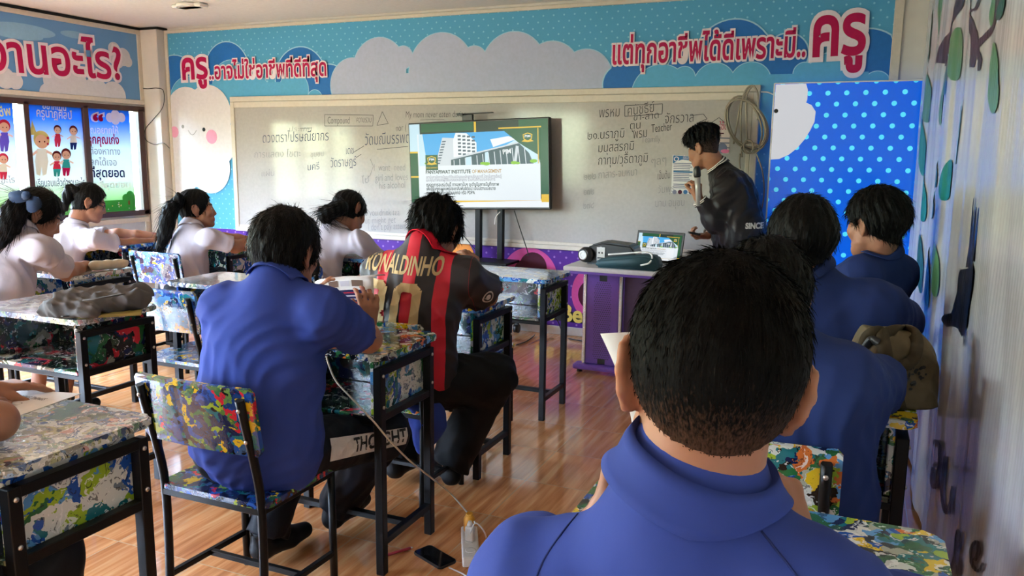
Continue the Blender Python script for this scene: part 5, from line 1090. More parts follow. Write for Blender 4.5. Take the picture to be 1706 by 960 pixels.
    if fade is not None:
        q = ((V[F].mean(1)-hc)@R)/s; mi[(q[:, 2]+.022*np.random.RandomState(5).randn(len(q)) < fade)] = 1
    dn = -R[:, 2]; bk = -R[:, 1]
    def flow(p): q = (p-hc)@R; return dn*(.9-.5*np.clip(q[:, 2]*9, 0, 1))[:, None]+bk*np.where(q[:, 1] > .02, -.3, .25)[:, None]+R[:, 0]*(q[:, 0]*3)[:, None]
    n0, L0 = strands; Lf = None
    if fade is not None: Lf = lambda p: np.interp(((p-hc)@R)[:, 2], [-.10, -.02, .05, .09], [.12, .2, .7, 1.])
    V2, F2 = ribbons(V, F, n0, L0, flow, c.get('seed', 1), w=c.get('sw', .0011), lift=hk.get('top', .02)*14, Lf=Lf)
    Vh = np.concatenate([V, V2]); Fh = np.concatenate([F, F2+len(V)]); mm = np.zeros(len(F2), int)
    if fade is not None: mm[np.repeat(((V2.reshape(-1, 6, 3)[:, 0]-hc)@R)[:, 2]+.020*np.random.RandomState(6).randn(len(V2)//6) < fade*s, 1).tolist()+np.repeat(((V2.reshape(-1, 6, 3)[:, 0]-hc)@R)[:, 2]+.020*np.random.RandomState(6).randn(len(V2)//6) < fade*s, 1).tolist()] = 1
    hair = mesh_obj('hair', Vh, Fh, [c.get('hmat', 'hair'), c.get('hmat', 'hair_fade')], body, org, np.concatenate([mi, mm]))
    c.update(body=body, shirt_obj=shirt, sf=sf, org=org, hairobj=hair, TR=TR, spine=spine, across=across, pf=pf, trobj=tro)
    return body
def tail(c, pts, rs, name='ponytail', seed=3, n=260, L=.10, m='hair', lump=.006):
    """a tail of hair along points, with loose strands"""
    sp_ = [A_(p) for p in spline(pts, 4)]; rr = np.interp(np.linspace(0, 1, len(sp_)), np.linspace(0, 1, len(rs)), rs); g = [cone(sp_[i], sp_[i+1], rr[i], rr[i+1]) for i in range(len(sp_)-1)]
    ph = seed*1.7
    def dis(P): return -lump*(np.sin(P[:, 0]*120+P[:, 2]*22+ph)*np.sin(P[:, 1]*110+P[:, 2]*17+2*ph))
    V, F = surf(Field([Grp(g, .02)], 0, dis), .006); A0 = A_(sp_); dd = np.gradient(A0, axis=0)
    def flow(p): i = np.argmin(((p[:, None]-A0[None])**2).sum(2), 1); return dd[i]
    V2, F2 = ribbons(V, F, n, L, flow, seed, w=.0013, lift=.06, rnd=.16)
    return mesh_obj(name, np.concatenate([V, V2]), np.concatenate([F, F2+len(V)]), m, c['body'], c['org'])
def lay_on(c, P, o, ux, uy, dr, name, parent, field=None, off=.002, sub=.012):
    """wrap a flat print on a garment: plane at o with axes ux, uy, thrown along dr"""
    f = field or c['sf']; o, ux, uy, dr = A_(o, float), unit(ux), unit(uy), unit(dr)
    def pj(V):
        Q = o+V[:, :1]*ux+V[:, 1:2]*uy
        for _ in range(60): Q = Q+dr*np.clip(f(Q)*.7, -.05, .05)[:, None]
        Q[np.abs(f(Q)) > .006] = np.nan
        return Q-dr*(off+V[:, 2:3])-c['org']
    return P.build(name, parent, sub, pj)

def trace(f, px, py, t0=.25, off=.0):
    d = unit(ray(px, py)); P = CAM+d*t0
    for _ in range(80): P = P+d*float(f(P[None])[0])*.7
    return P-d*off
def fade_mat(c, z0, z1):
    """cropped hair: black above, thinning to the brown of the scalp below"""
    m, t, b = newmat('cropped_black_hair'); L = t.links.new; N = t.nodes.new; tcn = N('ShaderNodeTexCoord'); s = N('ShaderNodeSeparateXYZ'); L(tcn.outputs['Object'], s.inputs[0])
    mp = N('ShaderNodeMapping'); mp.inputs['Scale'].default_value = (420, 420, 110); n = N('ShaderNodeTexNoise'); n.inputs['Scale'].default_value = 1; n.inputs['Detail'].default_value = 3; L(tcn.outputs['Object'], mp.inputs[0]); L(mp.outputs[0], n.inputs['Vector'])
    mr = N('ShaderNodeMapRange'); mr.inputs[1].default_value = z0; mr.inputs[2].default_value = z1; mr.inputs[3].default_value = 1; mr.inputs[4].default_value = 0; L(s.outputs['Z'], mr.inputs[0])
    ad = N('ShaderNodeMath'); ad.operation = 'MULTIPLY_ADD'; ad.inputs[1].default_value = 1.5; L(n.outputs['Fac'], ad.inputs[0]); sb = N('ShaderNodeMath'); sb.operation = 'ADD'; sb.inputs[1].default_value = -.95; L(mr.outputs[0], sb.inputs[0]); L(sb.outputs[0], ad.inputs[2]); ad.use_clamp = True
    mx = N('ShaderNodeMix'); mx.data_type = 'RGBA'; L(ad.outputs[0], mx.inputs['Factor']); mx.inputs['A'].default_value = (.003, .0026, .0025, 1); mx.inputs['B'].default_value = (*s2l(92, 66, 52), 1); L(mx.outputs['Result'], b.inputs['Base Color']); b.inputs['Roughness'].default_value = .65; b.inputs['Specular IOR Level'].default_value = .05
    bp = N('ShaderNodeBump'); bp.inputs['Strength'].default_value = .5; bp.inputs['Distance'].default_value = .002; L(n.outputs['Fac'], bp.inputs['Height']); L(bp.outputs[0], b.inputs['Normal']); return m
# ------------------------------------------------------------------ the people
def HD_(d, n, side, curl=(.5, .7, .5), thumb=.6, spread=.10, tcurl=.3): return dict(d=A_(d, float), n=A_(n, float), side=A_(side, float), curl=curl, thumb=thumb, spread=spread, tcurl=tcurl)
REST = lambda dx, sx_: HD_((dx, 1, -.1), (0, 0, -1), (sx_, 0, 0), (.25, .3, .25), .7)
# nearest student
A = dict(h=.006, hs=.0048, hh=.004, pel=(-.12, .80, .50), chest=(-.125, .80, .80), neck=atY(1148, 806, .77), head=atY(1182, 640, .80), hr=rotm(-15, -3, -6), hsz=1.0, nk=1.02,
    sh=[atY(882, 990, .78), atY(1378, 1040, .75)], el=[(-.37, .98, .825), (.10, .97, .825)], wr=[atY(992, 876, 1.07), atY(1336, 925, 1.03)],
    hand=[HD_((.15, .26, 1), (.9, .25, .0), (.5, -.8, .4), (.6, .9, .6), .9, .04), HD_((-.42, .22, .9), (-.75, .5, -.2), (-.5, -.8, .4), (.9, 1.1, .7), .9, .04)],
    shirt='blue_shirt', trousers='navy_trousers', knee=[(-.22, 1.15, .5), (-.02, 1.15, .5)], ank=[(-.22, 1.1, .1), (-.02, 1.1, .1)], toe=[(0, .17, 0)]*2, seed=3, famp=.0045, sleeve=.75, sr=(.066, .086), ctop=.032, cfall=.036, cflare=.0016, skin='skin',
    hair=dict(top=.012, side=.0045, nape=.0014, a=.012, slope=.62, seed=2, amp=.0022, fade=-.004, strands=(16000, .015)), sw=.0006)
M['front_hair'] = fade_mat(A, float(A['head'][2])-.075, float(A['head'][2])+.03); A['hmat'] = 'front_hair'
person('nearest student seen from behind in royal blue shirt with cropped black hair', A)
M['seam'] = cloth('blue_seam', s2l(34, 46, 100)); 
for pts in ([(968, 850), (935, 890), (905, 935), (886, 985)], [(1268, 885), (1292, 915), (1328, 962), (1345, 1000)]):
    bm = BM(); sweep(bm, [tuple(p-A['org']) for p in (trace(A['sf'], p_.x, p_.y) for p_ in spline([(x, y, 0) for x, y in pts], 6)) if abs(A['sf'](p[None])[0]) < .01], .0013, 6); from_bm('seam', bm, 'seam', A['shirt_obj'])
B = dict(h=.0065, pel=(-1.64, 1.84, .50), chest=atY(440, 600, 1.86), neck=atY(455, 472, 1.87), head=atY(478, 424, 1.95), hr=rotm(-4, -12, 0), sh=[atY(372, 512, 1.86), atY(548, 522, 1.92)],
    el=[(-1.93, 2.14, .815), atZ(614, 566, .815)], wr=[atY(520, 512, 2.40), atY(612, 550, 2.38)], hand=[HD_((.3, .3, .9), (.8, .4, 0), (.2, -.8, .3), (.5, .7, .5), .8), HD_((.02, .1, 1), (-.75, .6, 0), (-.6, -.6, .3), (.35, .6, .5), 1.2, .12)],
    shirt='blue_shirt', trousers='navy_trousers', knee=[(-1.76, 2.24, .50), atY(640, 722, 2.3)], ank=[(-1.79, 2.05, .10), (-1.70, 2.33, .11)], toe=[(.02, .18, -.01), (.0, .18, 0)], seed=8, famp=.0055, bulk=1.10, loose=1.08, hem=.13, sleeve=.76, sr=(.064, .068), tr=(.105, .082, .075),
    hair=dict(top=.020, side=.018, nape=.010, a=-.035, slope=.55, seed=5, amp=.0025, strands=(4500, .026), ear=True, fr=.07), sw=.0010)
person('student in blue shirt on a painted chair, reading a booklet at his desk', B)
R = dict(h=.0065, pel=(-1.62, 2.70, .50), chest=atY(692, 512, 2.70), neck=atY(700, 414, 2.72), head=atY(728, 388, 2.83), hr=rotm(0, -32, 4), sh=[atY(634, 452, 2.72), atY(776, 462, 2.80)],
    el=[(-1.92, 3.0, .815), atZ(812, 494, .82)], wr=[(-1.75, 3.12, .84), atY(792, 462, 3.14)], hand=[REST(.3, 1), HD_((-.2, .1, 1), (-1, .2, 0), (0, -.7, .5), (.7, .9, .7), .8)],
    shirt='jersey', trousers='black_trousers', knee=[(-1.72, 3.05, .52), atY(822, 628, 2.95)], ank=[(-1.75, 2.85, .10), (-1.50, 2.86, .11)], toe=[(0, .18, 0), (-.12, .12, 0)], seed=12, famp=.006, bulk=1.10, loose=1.06, hem=.09, sleeve=.80, sr=(.066, .088), tr=(.125, .098, .088), collar_mat='jersey_red', ctop=.022, cfall=.022, shirt_name='jersey',
    hair=dict(top=.024, side=.024, nape=.012, a=-.04, slope=.55, seed=9, amp=.006, strands=(3500, .035)), sw=.0012)
def jersey_mat():
    m, t, b = newmat('striped_jersey'); L = t.links.new; N = t.nodes.new; tcn = N('ShaderNodeTexCoord'); dt = N('ShaderNodeVectorMath'); dt.operation = 'DOT_PRODUCT'; L(tcn.outputs['Object'], dt.inputs[0])
    ac = unit(R['sh'][1]-R['sh'][0]); dt.inputs[1].default_value = tuple(ac); off = float((A_(R['neck'])-A_([R['pel'][0], R['pel'][1], 0]))@ac)
    m1 = N('ShaderNodeMath'); m1.operation = 'MULTIPLY_ADD'; m1.inputs[1].default_value = 1/.118; m1.inputs[2].default_value = -off/.118+20.27; L(dt.outputs['Value'], m1.inputs[0])
    fr = N('ShaderNodeMath'); fr.operation = 'FRACT'; L(m1.outputs[0], fr.inputs[0]); gt = N('ShaderNodeMath'); gt.operation = 'LESS_THAN'; gt.inputs[1].default_value = .42; L(fr.outputs[0], gt.inputs[0])
    ab = N('ShaderNodeMath'); ab.operation = 'SUBTRACT'; ab.inputs[1].default_value = off; L(dt.outputs['Value'], ab.inputs[0]); aa = N('ShaderNodeMath'); aa.operation = 'ABSOLUTE'; L(ab.outputs[0], aa.inputs[0]); lt_ = N('ShaderNodeMath'); lt_.operation = 'LESS_THAN'; lt_.inputs[1].default_value = .205; L(aa.outputs[0], lt_.inputs[0]); mu = N('ShaderNodeMath'); mu.operation = 'MULTIPLY'; L(gt.outputs[0], mu.inputs[0]); L(lt_.outputs[0], mu.inputs[1])
    mx = N('ShaderNodeMix'); mx.data_type = 'RGBA'; L(mu.outputs[0], mx.inputs['Factor']); mx.inputs['A'].default_value = (*s2l(34, 28, 32), 1); mx.inputs['B'].default_value = (*s2l(196, 22, 48), 1); L(mx.outputs['Result'], b.inputs['Base Color']); b.inputs['Roughness'].default_value = .55
    return m
M['jersey'] = jersey_mat(); M['jersey_red'] = cloth('jersey_red_trim', s2l(196, 22, 48)); M['jersey_gold'] = cloth('jersey_lettering', s2l(196, 172, 128), .1)
person('student in red and black striped jersey bent over his desk', R)
G = dict(shirt='white_shirt', trousers='navy_trousers', skirt=True, famp=.0065, hem=.05, shirt_name='blouse', sleeve=.82, sr=(.054, .064), ctop=.03, cfall=.035)
LONG = dict(top=.012, side=.012, nape=.008, a=-.06, slope=.35, amp=.003, strands=(1500, .03), ear=True, fr=.08)
g4 = dict(G, pel=(-3.0, 3.94, .50), chest=(-2.99, 3.97, .76), neck=atY(556, 384, 4.04), head=atY(583, 354, 4.16), hr=rotm(25, -40, 22), sh=[atY(524, 408, 4.03), atY(603, 404, 4.01)], el=[(-3.15, 4.2, .815), atY(630, 437, 4.18)], wr=[(-2.95, 4.38, .80), atY(608, 458, 4.30)], hand=[REST(.5, 1), REST(-.5, -1)],
    knee=[(-3.08, 4.3, .5), (-2.92, 4.3, .5)], ank=[(-3.08, 4.2, .1), (-2.92, 4.2, .1)], toe=[(0, .16, 0)]*2, seed=21, hair=dict(LONG, side=.018, nape=.015, a=-.07, seed=4))
person('girl in white blouse with loosely tied hair bending over her desk below the television', g4)
tail(g4, [atY(570, 345, 4.02), atY(552, 352, 3.97), atY(540, 358, 3.95), atY(546, 366, 3.96)], [.04, .038, .036, .02], 'hair_bun', 5)
g3 = dict(G, pel=(-4.03, 3.93, .50), chest=(-4.02, 3.97, .72), neck=atY(318, 382, 3.99), head=atY(329, 349, 4.06), hr=rotm(46, 2, 0), sh=[atY(302, 400, 4.12), atY(352, 398, 3.90)], el=[(-4.0, 4.28, .81), atY(392, 411, 4.02)], wr=[(-3.85, 4.42, .79), atY(424, 404, 4.16)], hand=[REST(.6, 1), HD_((.5, .8, 0), (0, 0, -1), (-.7, .5, 0), (.3, .4, .3), .6)],
    knee=[(-4.1, 4.30, .5), (-3.85, 4.22, .5)], ank=[(-4.1, 4.2, .1), (-3.85, 4.15, .1)], toe=[(.05, .16, 0)]*2, seed=22, hair=dict(LONG, seed=6, a=-.05))
person('girl in white blouse with long wavy ponytail looking towards the television', g3)
tail(g3, [atY(300, 335, 3.93), atY(288, 345, 3.88), atY(280, 365, 3.85), atY(274, 392, 3.84), atY(265, 418, 3.84)], [.030, .036, .042, .038, .014], 'ponytail', 7, 500, .12)
o = tail(g3, [atY(302, 330, 3.95), atY(298, 327, 3.90), atY(296, 337, 3.90), atY(300, 344, 3.94)], [.012, .016, .016, .012], 'hair_tie', 2, 10, .01)
g2 = dict(G, pel=(-4.95, 3.72, .50), chest=(-4.93, 3.78, .72), neck=atY(126, 378, 3.86), head=atY(149, 338, 3.95), hr=rotm(38, -20, 0), sh=[atY(100, 400, 3.98), atY(158, 400, 3.80)], el=[(-4.85, 4.15, .81), atY(198, 408, 3.98)], wr=[(-4.6, 4.3, .79), atY(252, 403, 4.22)], hand=[REST(.7, 1), HD_((.6, .8, 0), (0, 0, -1), (-.7, .5, 0), (.3, .4, .3), .6)],
    knee=[(-4.98, 4.1, .5), (-4.78, 4.08, .5)], ank=[(-4.98, 4.0, .1), (-4.78, 4.0, .1)], toe=[(.05, .16, 0)]*2, seed=23, hair=dict(LONG, seed=8, a=-.045))
person('girl in white blouse and dark glasses, arm stretched over her desk below the posters', g2)
tail(g2, [atY(128, 317, 3.86), atY(116, 314, 3.84), atY(112, 328, 3.82), atY(107, 345, 3.80), atY(101, 358, 3.80)], [.016, .024, .022, .020, .010], 'ponytail', 9, 200, .06)
bm = BM(); hc, Q = A_(g2['head'], float), g2['hr']
def hp(x, y, z): return Vector(hc+Q@A_([x, y, z])-g2['org'])
for s_ in (-1, 1):
    bar(bm, hp(s_*.070, -.01, .012), hp(s_*.068, .085, .006), .006)
    pts = [hp(s_*(.036+.027*math.cos(a)), .100-.012*abs(.036+.027*math.cos(a))/.06, .0+.020*math.sin(a)) for a in np.linspace(0, 2*PI, 17)]; sweep(bm, pts, .0025, 5, caps=False)
bar(bm, hp(-.012, .102, .006), hp(.012, .102, .006), .004); from_bm('glasses', bm, 'black_plastic', g2['body'])
g1 = dict(G, pel=(-3.80, 2.52, .50), chest=(-3.76, 2.55, .76), neck=atY(31, 388, 2.62), head=atY(64, 360, 2.73), hr=rotm(36, -30, 4), sh=[atY(8, 408, 2.74), atY(72, 415, 2.60)], el=[(-4.08, 2.96, .81), atY(112, 455, 2.84)], wr=[atY(66, 432, 2.98), (-3.78, 3.02, .79)], hand=[HD_((.9, -.2, .1), (0, 0, -1), (.2, 1, 0), (.5, .6, .4), .6), HD_((-.8, .5, .0), (0, 0, -1), (-.7, -.2, 0), (.5, .6, .4), .6)],
    knee=[(-3.95, 2.88, .5), (-3.75, 2.9, .5)], ank=[(-3.95, 2.8, .1), (-3.75, 2.8, .1)], toe=[(.03, .16, 0)]*2, seed=24, hair=dict(LONG, side=.015, nape=.010, seed=10, a=-.05, strands=(2500, .04)))
person('girl in white blouse with wide navy hair bow leaning on her desk at left', g1)
tail(g1, [atY(38, 335, 2.62), atY(26, 350, 2.58), atY(16, 372, 2.55), atY(2, 395, 2.53), atY(-12, 425, 2.52)], [.035, .045, .048, .045, .02], 'ponytail', 11, 600, .14)
bm = BM(); hq = lambda px, py, Y: Vector(atY(px, py, Y)-g1['org'])
def bowloop(cx_, cy_, dx, dy, Y):
    prism(bm, [(-1, -.45), (-.9, .55), (-.2, .75), (.5, .5), (1, .1), (.7, -.6), (-.3, -.75)], lambda u, v, t: hq(cx_+u*dx, cy_+v*dy, Y+t+.02*u*u), -.012, .012)
bowloop(34, 328, 21, 15, 2.545); bowloop(57, 341, 14, 20, 2.54); bowloop(44, 326, 9, 11, 2.525); bmesh.ops.bevel(bm, geom=list(bm.edges), offset=.006, segments=2, affect='EDGES'); from_bm('hair_bow', bm, 'navy_ribbon', g1['body'], smooth=True)
S2 = dict(h=.0075, pel=(-.13, 2.02, .50), chest=(-.12, 1.97, .78), neck=atY(1302, 552, 1.90), head=atY(1274, 502, 1.92), hr=rotm(-10, -22, 0), hsz=1.05, sh=[(-.33, 1.95, .90), atY(1402, 640, 1.92)], el=[(-.45, 2.25, .815), (.10, 2.24, .815)], wr=[(-.25, 2.4, .80), (-.10, 2.42, .80)], hand=[REST(.3, 1), REST(-.3, -1)],
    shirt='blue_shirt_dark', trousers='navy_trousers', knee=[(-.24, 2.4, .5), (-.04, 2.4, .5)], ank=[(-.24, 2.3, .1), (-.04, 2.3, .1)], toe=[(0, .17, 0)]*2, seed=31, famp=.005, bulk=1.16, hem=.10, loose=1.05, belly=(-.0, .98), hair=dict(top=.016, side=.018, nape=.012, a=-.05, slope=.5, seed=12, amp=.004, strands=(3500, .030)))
person('student in dark blue shirt mostly hidden behind the nearest student', S2)
BG = dict(h=.008, pel=(-.08, 2.92, .50), chest=(-.11, 2.88, .76), neck=atY(1350, 448, 2.86), head=atY(1336, 404, 2.86), hr=rotm(-8, -8, 0), hsz=1.12, sh=[(-.36, 2.92, .92), atY(1468, 515, 2.88)], el=[(-.45, 3.15, .80), (.2, 3.15, .80)], wr=[(-.25, 3.3, .79), (-.0, 3.3, .79)], hand=[REST(.3, 1), REST(-.3, -1)],
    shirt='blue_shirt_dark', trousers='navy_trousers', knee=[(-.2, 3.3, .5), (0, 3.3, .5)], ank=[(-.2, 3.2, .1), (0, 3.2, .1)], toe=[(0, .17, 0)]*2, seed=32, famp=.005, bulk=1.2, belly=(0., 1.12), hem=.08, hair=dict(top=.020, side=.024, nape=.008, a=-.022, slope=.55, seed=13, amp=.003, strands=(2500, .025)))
person('broad student in dark blue shirt in front of the khaki backpack', BG)
FR = dict(h=.0085, pel=(.02, 3.68, .50), chest=(.05, 3.68, .76), neck=atY(1472, 420, 3.68), head=atY(1458, 376, 3.65), hr=rotm(-50, -8, 0), hsz=1.1, sh=[atY(1430, 462, 3.56), atY(1494, 457, 3.76)], el=[(-.1, 3.72, .80), (.1, 4.05, .80)], wr=[(-.25, 3.85, .79), (-.1, 4.1, .79)], hand=[None, None],
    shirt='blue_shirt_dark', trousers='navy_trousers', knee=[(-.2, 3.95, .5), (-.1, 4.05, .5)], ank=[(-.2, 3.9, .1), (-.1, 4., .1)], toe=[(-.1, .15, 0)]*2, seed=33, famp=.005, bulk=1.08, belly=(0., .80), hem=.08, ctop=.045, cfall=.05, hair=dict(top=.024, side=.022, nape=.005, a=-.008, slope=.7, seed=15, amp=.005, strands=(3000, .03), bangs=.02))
person('student in blue shirt with head turned left, beside the glowing blue panel', FR)
PRS = dict(h=.008, pel=(-.70, 5.50, .84), chest=atY(1224, 330, 5.5), neck=atY(1199, 280, 5.5), head=atY(1171, 249, 5.48), hr=rotm(-74, -22, 0), sh=[atY(1212, 306, 5.36), atY(1208, 300, 5.62)], el=[atY(1190, 366, 5.31), atY(1200, 372, 5.66)], wr=[atY(1163, 330, 5.27), atY(1180, 392, 5.52)],
    hand=[HD_((-.15, -.05, 1), (-.7, .6, .1), (-.1, -1, .2), (1.0, 1.1, .8), 1.0), HD_((-1, -.25, -.15), (.1, -.3, 1), (0, -1, 0), (.9, 1., .6), .9)],
    shirt='jacket', shirt_name='jacket', trousers='black_trousers', knee=[(-.66, 5.42, .47), (-.66, 5.6, .47)], ank=[(-.64, 5.42, .1), (-.62, 5.6, .1)], toe=[(-.17, 0, 0)]*2, seed=41, famp=.009, sleeve=2, sr=(.082, .086), hem=.12, bulk=1.22, loose=1.1, ctop=.05, cfall=.055, copen=.06, cstripe=(['jacket', 'rib_white'], [0, 0, 0, 1, 0, 1, 0]),
    hair=dict(top=.034, side=.008, nape=.002, prof=[.001, .0015, .003, .016, .042], fade=.012, a=-.015, slope=.55, seed=17, amp=.008, strands=(2500, .028), fr=.085, fz=-.032))
person('presenter standing in dark varsity jacket, holding a microphone, beside the whiteboard', PRS)
PL = dict(h=.009, hs=.006, pel=(-1.88, .76, .50), chest=(-1.88, .78, .78), neck=(-1.88, .80, 1.0), head=(-1.88, .86, 1.12), hr=rotm(0, -20, 0), sh=[(-2.06, .80, .93), (-1.74, .84, .95)], el=[(-2.05, 1.05, .82), (-1.675, 1.09, .82)], wr=[(-2.0, 1.28, .80), (-1.93, 1.16, .80)], hand=[REST(.2, 1), REST(-.3, -1)],
    shirt='blue_shirt', trousers='black_trousers', knee=[(-1.95, 1.18, .5), (-1.64, 1.13, .48)], ank=[(-1.95, 1.1, .1), (-1.68, 1.05, .1)], toe=[(0, .17, 0)]*2, seed=43, sleeve=.55, tr=(.11, .095, .08), hair=dict(top=.022, side=.02, nape=.01, seed=19, strands=(300, .03)))
person('person whose bare forearm rests on the bottom left desk', PL)
# ---- lettering and trim on the clothes
bk = -R['TR'][:, 1]; ac, sp = R['across'], R['spine']; o0 = A_(R['neck'])+bk*.30
P = Print(None, None, .0003)
P.text('RONALDINHO', (-.205, -.090), (.112, -.090), 'jersey_gold', .022, h=.098); P.lay += 2
def num8(u, v, w, h, t, m='jersey_gold'):
    for z0, z1 in ((0, .53), (.47, 1)):
        P.line([(u+w*.2, v+h*z0+t/2), (u+w-w*.2, v+h*z0+t/2)], t, m); P.line([(u+w*.2, v+h*z1-t/2), (u+w-w*.2, v+h*z1-t/2)], t, m); P.line([(u+t/2, v+h*z0+t*.6), (u+t/2, v+h*z1-t*.6)], t, m); P.line([(u+w-t/2, v+h*z0+t*.6), (u+w-t/2, v+h*z1-t*.6)], t, m)
        for a, b in (((u+w*.3, v+h*z0+t/2), (u+t/2, v+h*z0+t*.85)), ((u+w*.7, v+h*z0+t/2), (u+w-t/2, v+h*z0+t*.85)), ((u+w*.3, v+h*z1-t/2), (u+t/2, v+h*z1-t*.85)), ((u+w*.7, v+h*z1-t/2), (u+w-t/2, v+h*z1-t*.85))): P.line([a, b], t, m)
def num0(u, v, w, h, t, m='jersey_gold'):
    P.line([(u+w*.2, v+t/2), (u+w*.8, v+t/2)], t, m); P.line([(u+w*.2, v+h-t/2), (u+w*.8, v+h-t/2)], t, m); P.line([(u+t/2, v+t*.7), (u+t/2, v+h-t*.7)], t, m); P.line([(u+w-t/2, v+t*.7), (u+w-t/2, v+h-t*.7)], t, m)
    for a, b in (((u+w*.3, v+t/2), (u+t/2, v+t*.95)), ((u+w*.7, v+t/2), (u+w-t/2, v+t*.95)), ((u+w*.3, v+h-t/2), (u+t/2, v+h-t*.95)), ((u+w*.7, v+h-t/2), (u+w-t/2, v+h-t*.95))): P.line([a, b], t, m)
num8(-.190, -.365, .112, .245, .033); num0(-.048, -.365, .112, .245, .033)
lay_on(R, P, o0, ac, sp, -bk, 'lettering', R['shirt_obj'])
P = Print(None, None, .0003); P.disc(0, 0, .027, 'white_cloth'); P.disc(0, 0, .021, 'black_plastic'); P.disc(0, 0, .012, 'white_cloth'); 
S_, E_ = A_(R['sh'][1]), A_(R['el'][1]); dv = unit(E_-S_); vw = unit(CAM-(S_+dv*.10)); nx = unit(vw-dv*(vw@dv)); lay_on(R, P, S_+dv*.10+nx*.25, np.cross(dv, nx), -dv, -nx, 'sleeve_badge', R['shirt_obj'])
# white band with dark letters round the thigh of the boy in blue
P = Print(None, None, .0004); pl_ = A_(B['pel'])+B['across']*.085; kn = A_(B['knee'][1]); ax = unit(kn-pl_); md = pl_*.30+kn*.70; vw = unit(CAM-md); nx = unit(vw-ax*(vw@ax)); uy = np.cross(nx, ax); uy = uy if uy[2] > 0 else -uy
P.poly([(-.20, -.055), (.16, -.050), (.16, .005), (-.20, .015)], 'white_cloth'); P.text('THOUGHT', (-.10, -.040), (.15, -.040), 'black_plastic', .03, h=.062)
lay_on(B, P, md+nx*.30, ax if np.cross(ax, uy)@nx > 0 else -ax, uy, -nx, 'lettered_band', B['trobj'], B['pf'])
# jacket lettering, striped collar lines and cuffs of the presenter
P = Print(None, None, .0003); P.text('SINCE 85', (-.05, 0), (.11, .0), 'rib_white', .05, h=.05)
tgt = atY(1256, 378, 5.45); vw = unit(CAM-tgt); vw = unit(vw*A_([1, 1, 0])); lay_on(PRS, P, tgt+vw*.35, A_([-vw[1], vw[0], 0]), A_([0, 0, 1]), -vw, 'lettering', PRS['shirt_obj'])
def ring(c, nrm, r, tube, m, parent, org, name):
    nrm = unit(nrm); a = unit(np.cross(nrm, (0, 0, 1)) if abs(nrm[2]) < .9 else np.cross(nrm, (1, 0, 0))); b = np.cross(nrm, a); bm = BM()
    sweep(bm, [tuple(A_(c)+(a*math.cos(t)+b*math.sin(t))*r-org) for t in np.linspace(0, 2*PI, 25)], tube, 6, caps=False); return from_bm(name, bm, m, parent)
for i in (0, 1):
    E_, W_ = A_(PRS['el'][i]), A_(PRS['wr'][i]); d = W_-E_
    for f, m, r in ((.80, 'jacket', .046), (.84, 'rib_white', .046), (.88, 'rib_white', .045), (.86, 'jacket', .046)): ring(E_+d*f, d, r, .006, m, PRS['shirt_obj'], PRS['org'], 'cuff')
# ------------------------------------------------------------------ things held and lying about
def held(name, label, cat, loc, build, m, group=None):
    bm = BM(); build(bm); o = from_bm(name, bm, m); return tag(o, label, cat, group)
# microphone
mb = atY(1163, 322, 5.235); mt = atY(1161, 279, 5.225); mic = thing('microphone', 'grey handheld microphone in the raised hand of the presenter', 'microphone', tuple(mb)); u_ = Vector(mt-mb)
bm = BM(); sweep(bm, [(-u_*.5), u_*.15, u_*.62], [.016, .017, .019], 14); from_bm('handle', bm, mat('silver_grey_plastic', s2l(176, 172, 170), .35, .3), mic)
bm = BM(); sweep(bm, [u_*.62, u_*.68, u_*.95, u_*1.05], [.019, .023, .022, .012], 14); from_bm('grille', bm, 'black_plastic', mic)
ra, rb = atY(1166, 391, 5.44), atY(1147, 387, 5.40); bm = BM(); bar(bm, ra, rb, .026, .014, .003); tag(from_bm('presentation_remote', bm, 'black_plastic'), 'small black remote in the lowered hand of the presenter', 'remote')
# booklet of the boy in blue
def sheetmesh(name, rows, th, mats, parent=None, mi=None):
    """a curved sheet through rows of points, with real thickness"""
    R0 = A_(rows, float); n, m = R0.shape[:2]; du = np.gradient(R0, axis=1); dv = np.gradient(R0, axis=0); nn = np.cross(du, dv); nn /= np.linalg.norm(nn, axis=2)[..., None]; T = R0+nn*th; V = np.concatenate([R0.reshape(-1, 3), T.reshape(-1, 3)]); F = []
    g = lambda i, j, k=0: k*n*m+i*m+j
    for i in range(n-1):
        for j in range(m-1): F.append((g(i, j), g(i+1, j), g(i+1, j+1), g(i, j+1))); F.append((g(i, j, 1), g(i, j+1, 1), g(i+1, j+1, 1), g(i+1, j, 1)))
    for i in range(n-1): F.append((g(i, 0), g(i, 0, 1), g(i+1, 0, 1), g(i+1, 0))); F.append((g(i, m-1), g(i+1, m-1), g(i+1, m-1, 1), g(i, m-1, 1)))
    for j in range(m-1): F.append((g(0, j), g(0, j+1), g(0, j+1, 1), g(0, j, 1))); F.append((g(n-1, j), g(n-1, j, 1), g(n-1, j+1, 1), g(n-1, j+1)))
    return mesh_obj(name, V, A_(F), mats, parent)
flat('booklet_navy', s2l(34, 36, 84), .4); flat('booklet_photo', s2l(112, 92, 84), .4); flat('booklet_red', s2l(176, 40, 62), .4); flat('booklet_text', s2l(190, 190, 205), .4)
c00, c01, c10, c11 = (atY(543, 530, 2.36), atY(624, 528, 2.42), atY(525, 470, 2.40), atY(622, 462, 2.46))
def bkp(u, v):
    p = A_(c00)*(1-u)*(1-v)+A_(c01)*u*(1-v)+A_(c10)*(1-u)*v+A_(c11)*u*v; return p+A_([0, .0, .012*math.sin(PI*u)*v])
bo = sheetmesh('booklet', [[bkp(u, v) for u in np.linspace(0, 1, 9)] for v in np.linspace(0, 1, 7)], .003, 'paper'); tag(bo, 'open white and navy booklet held by the student in blue at his desk', 'booklet')
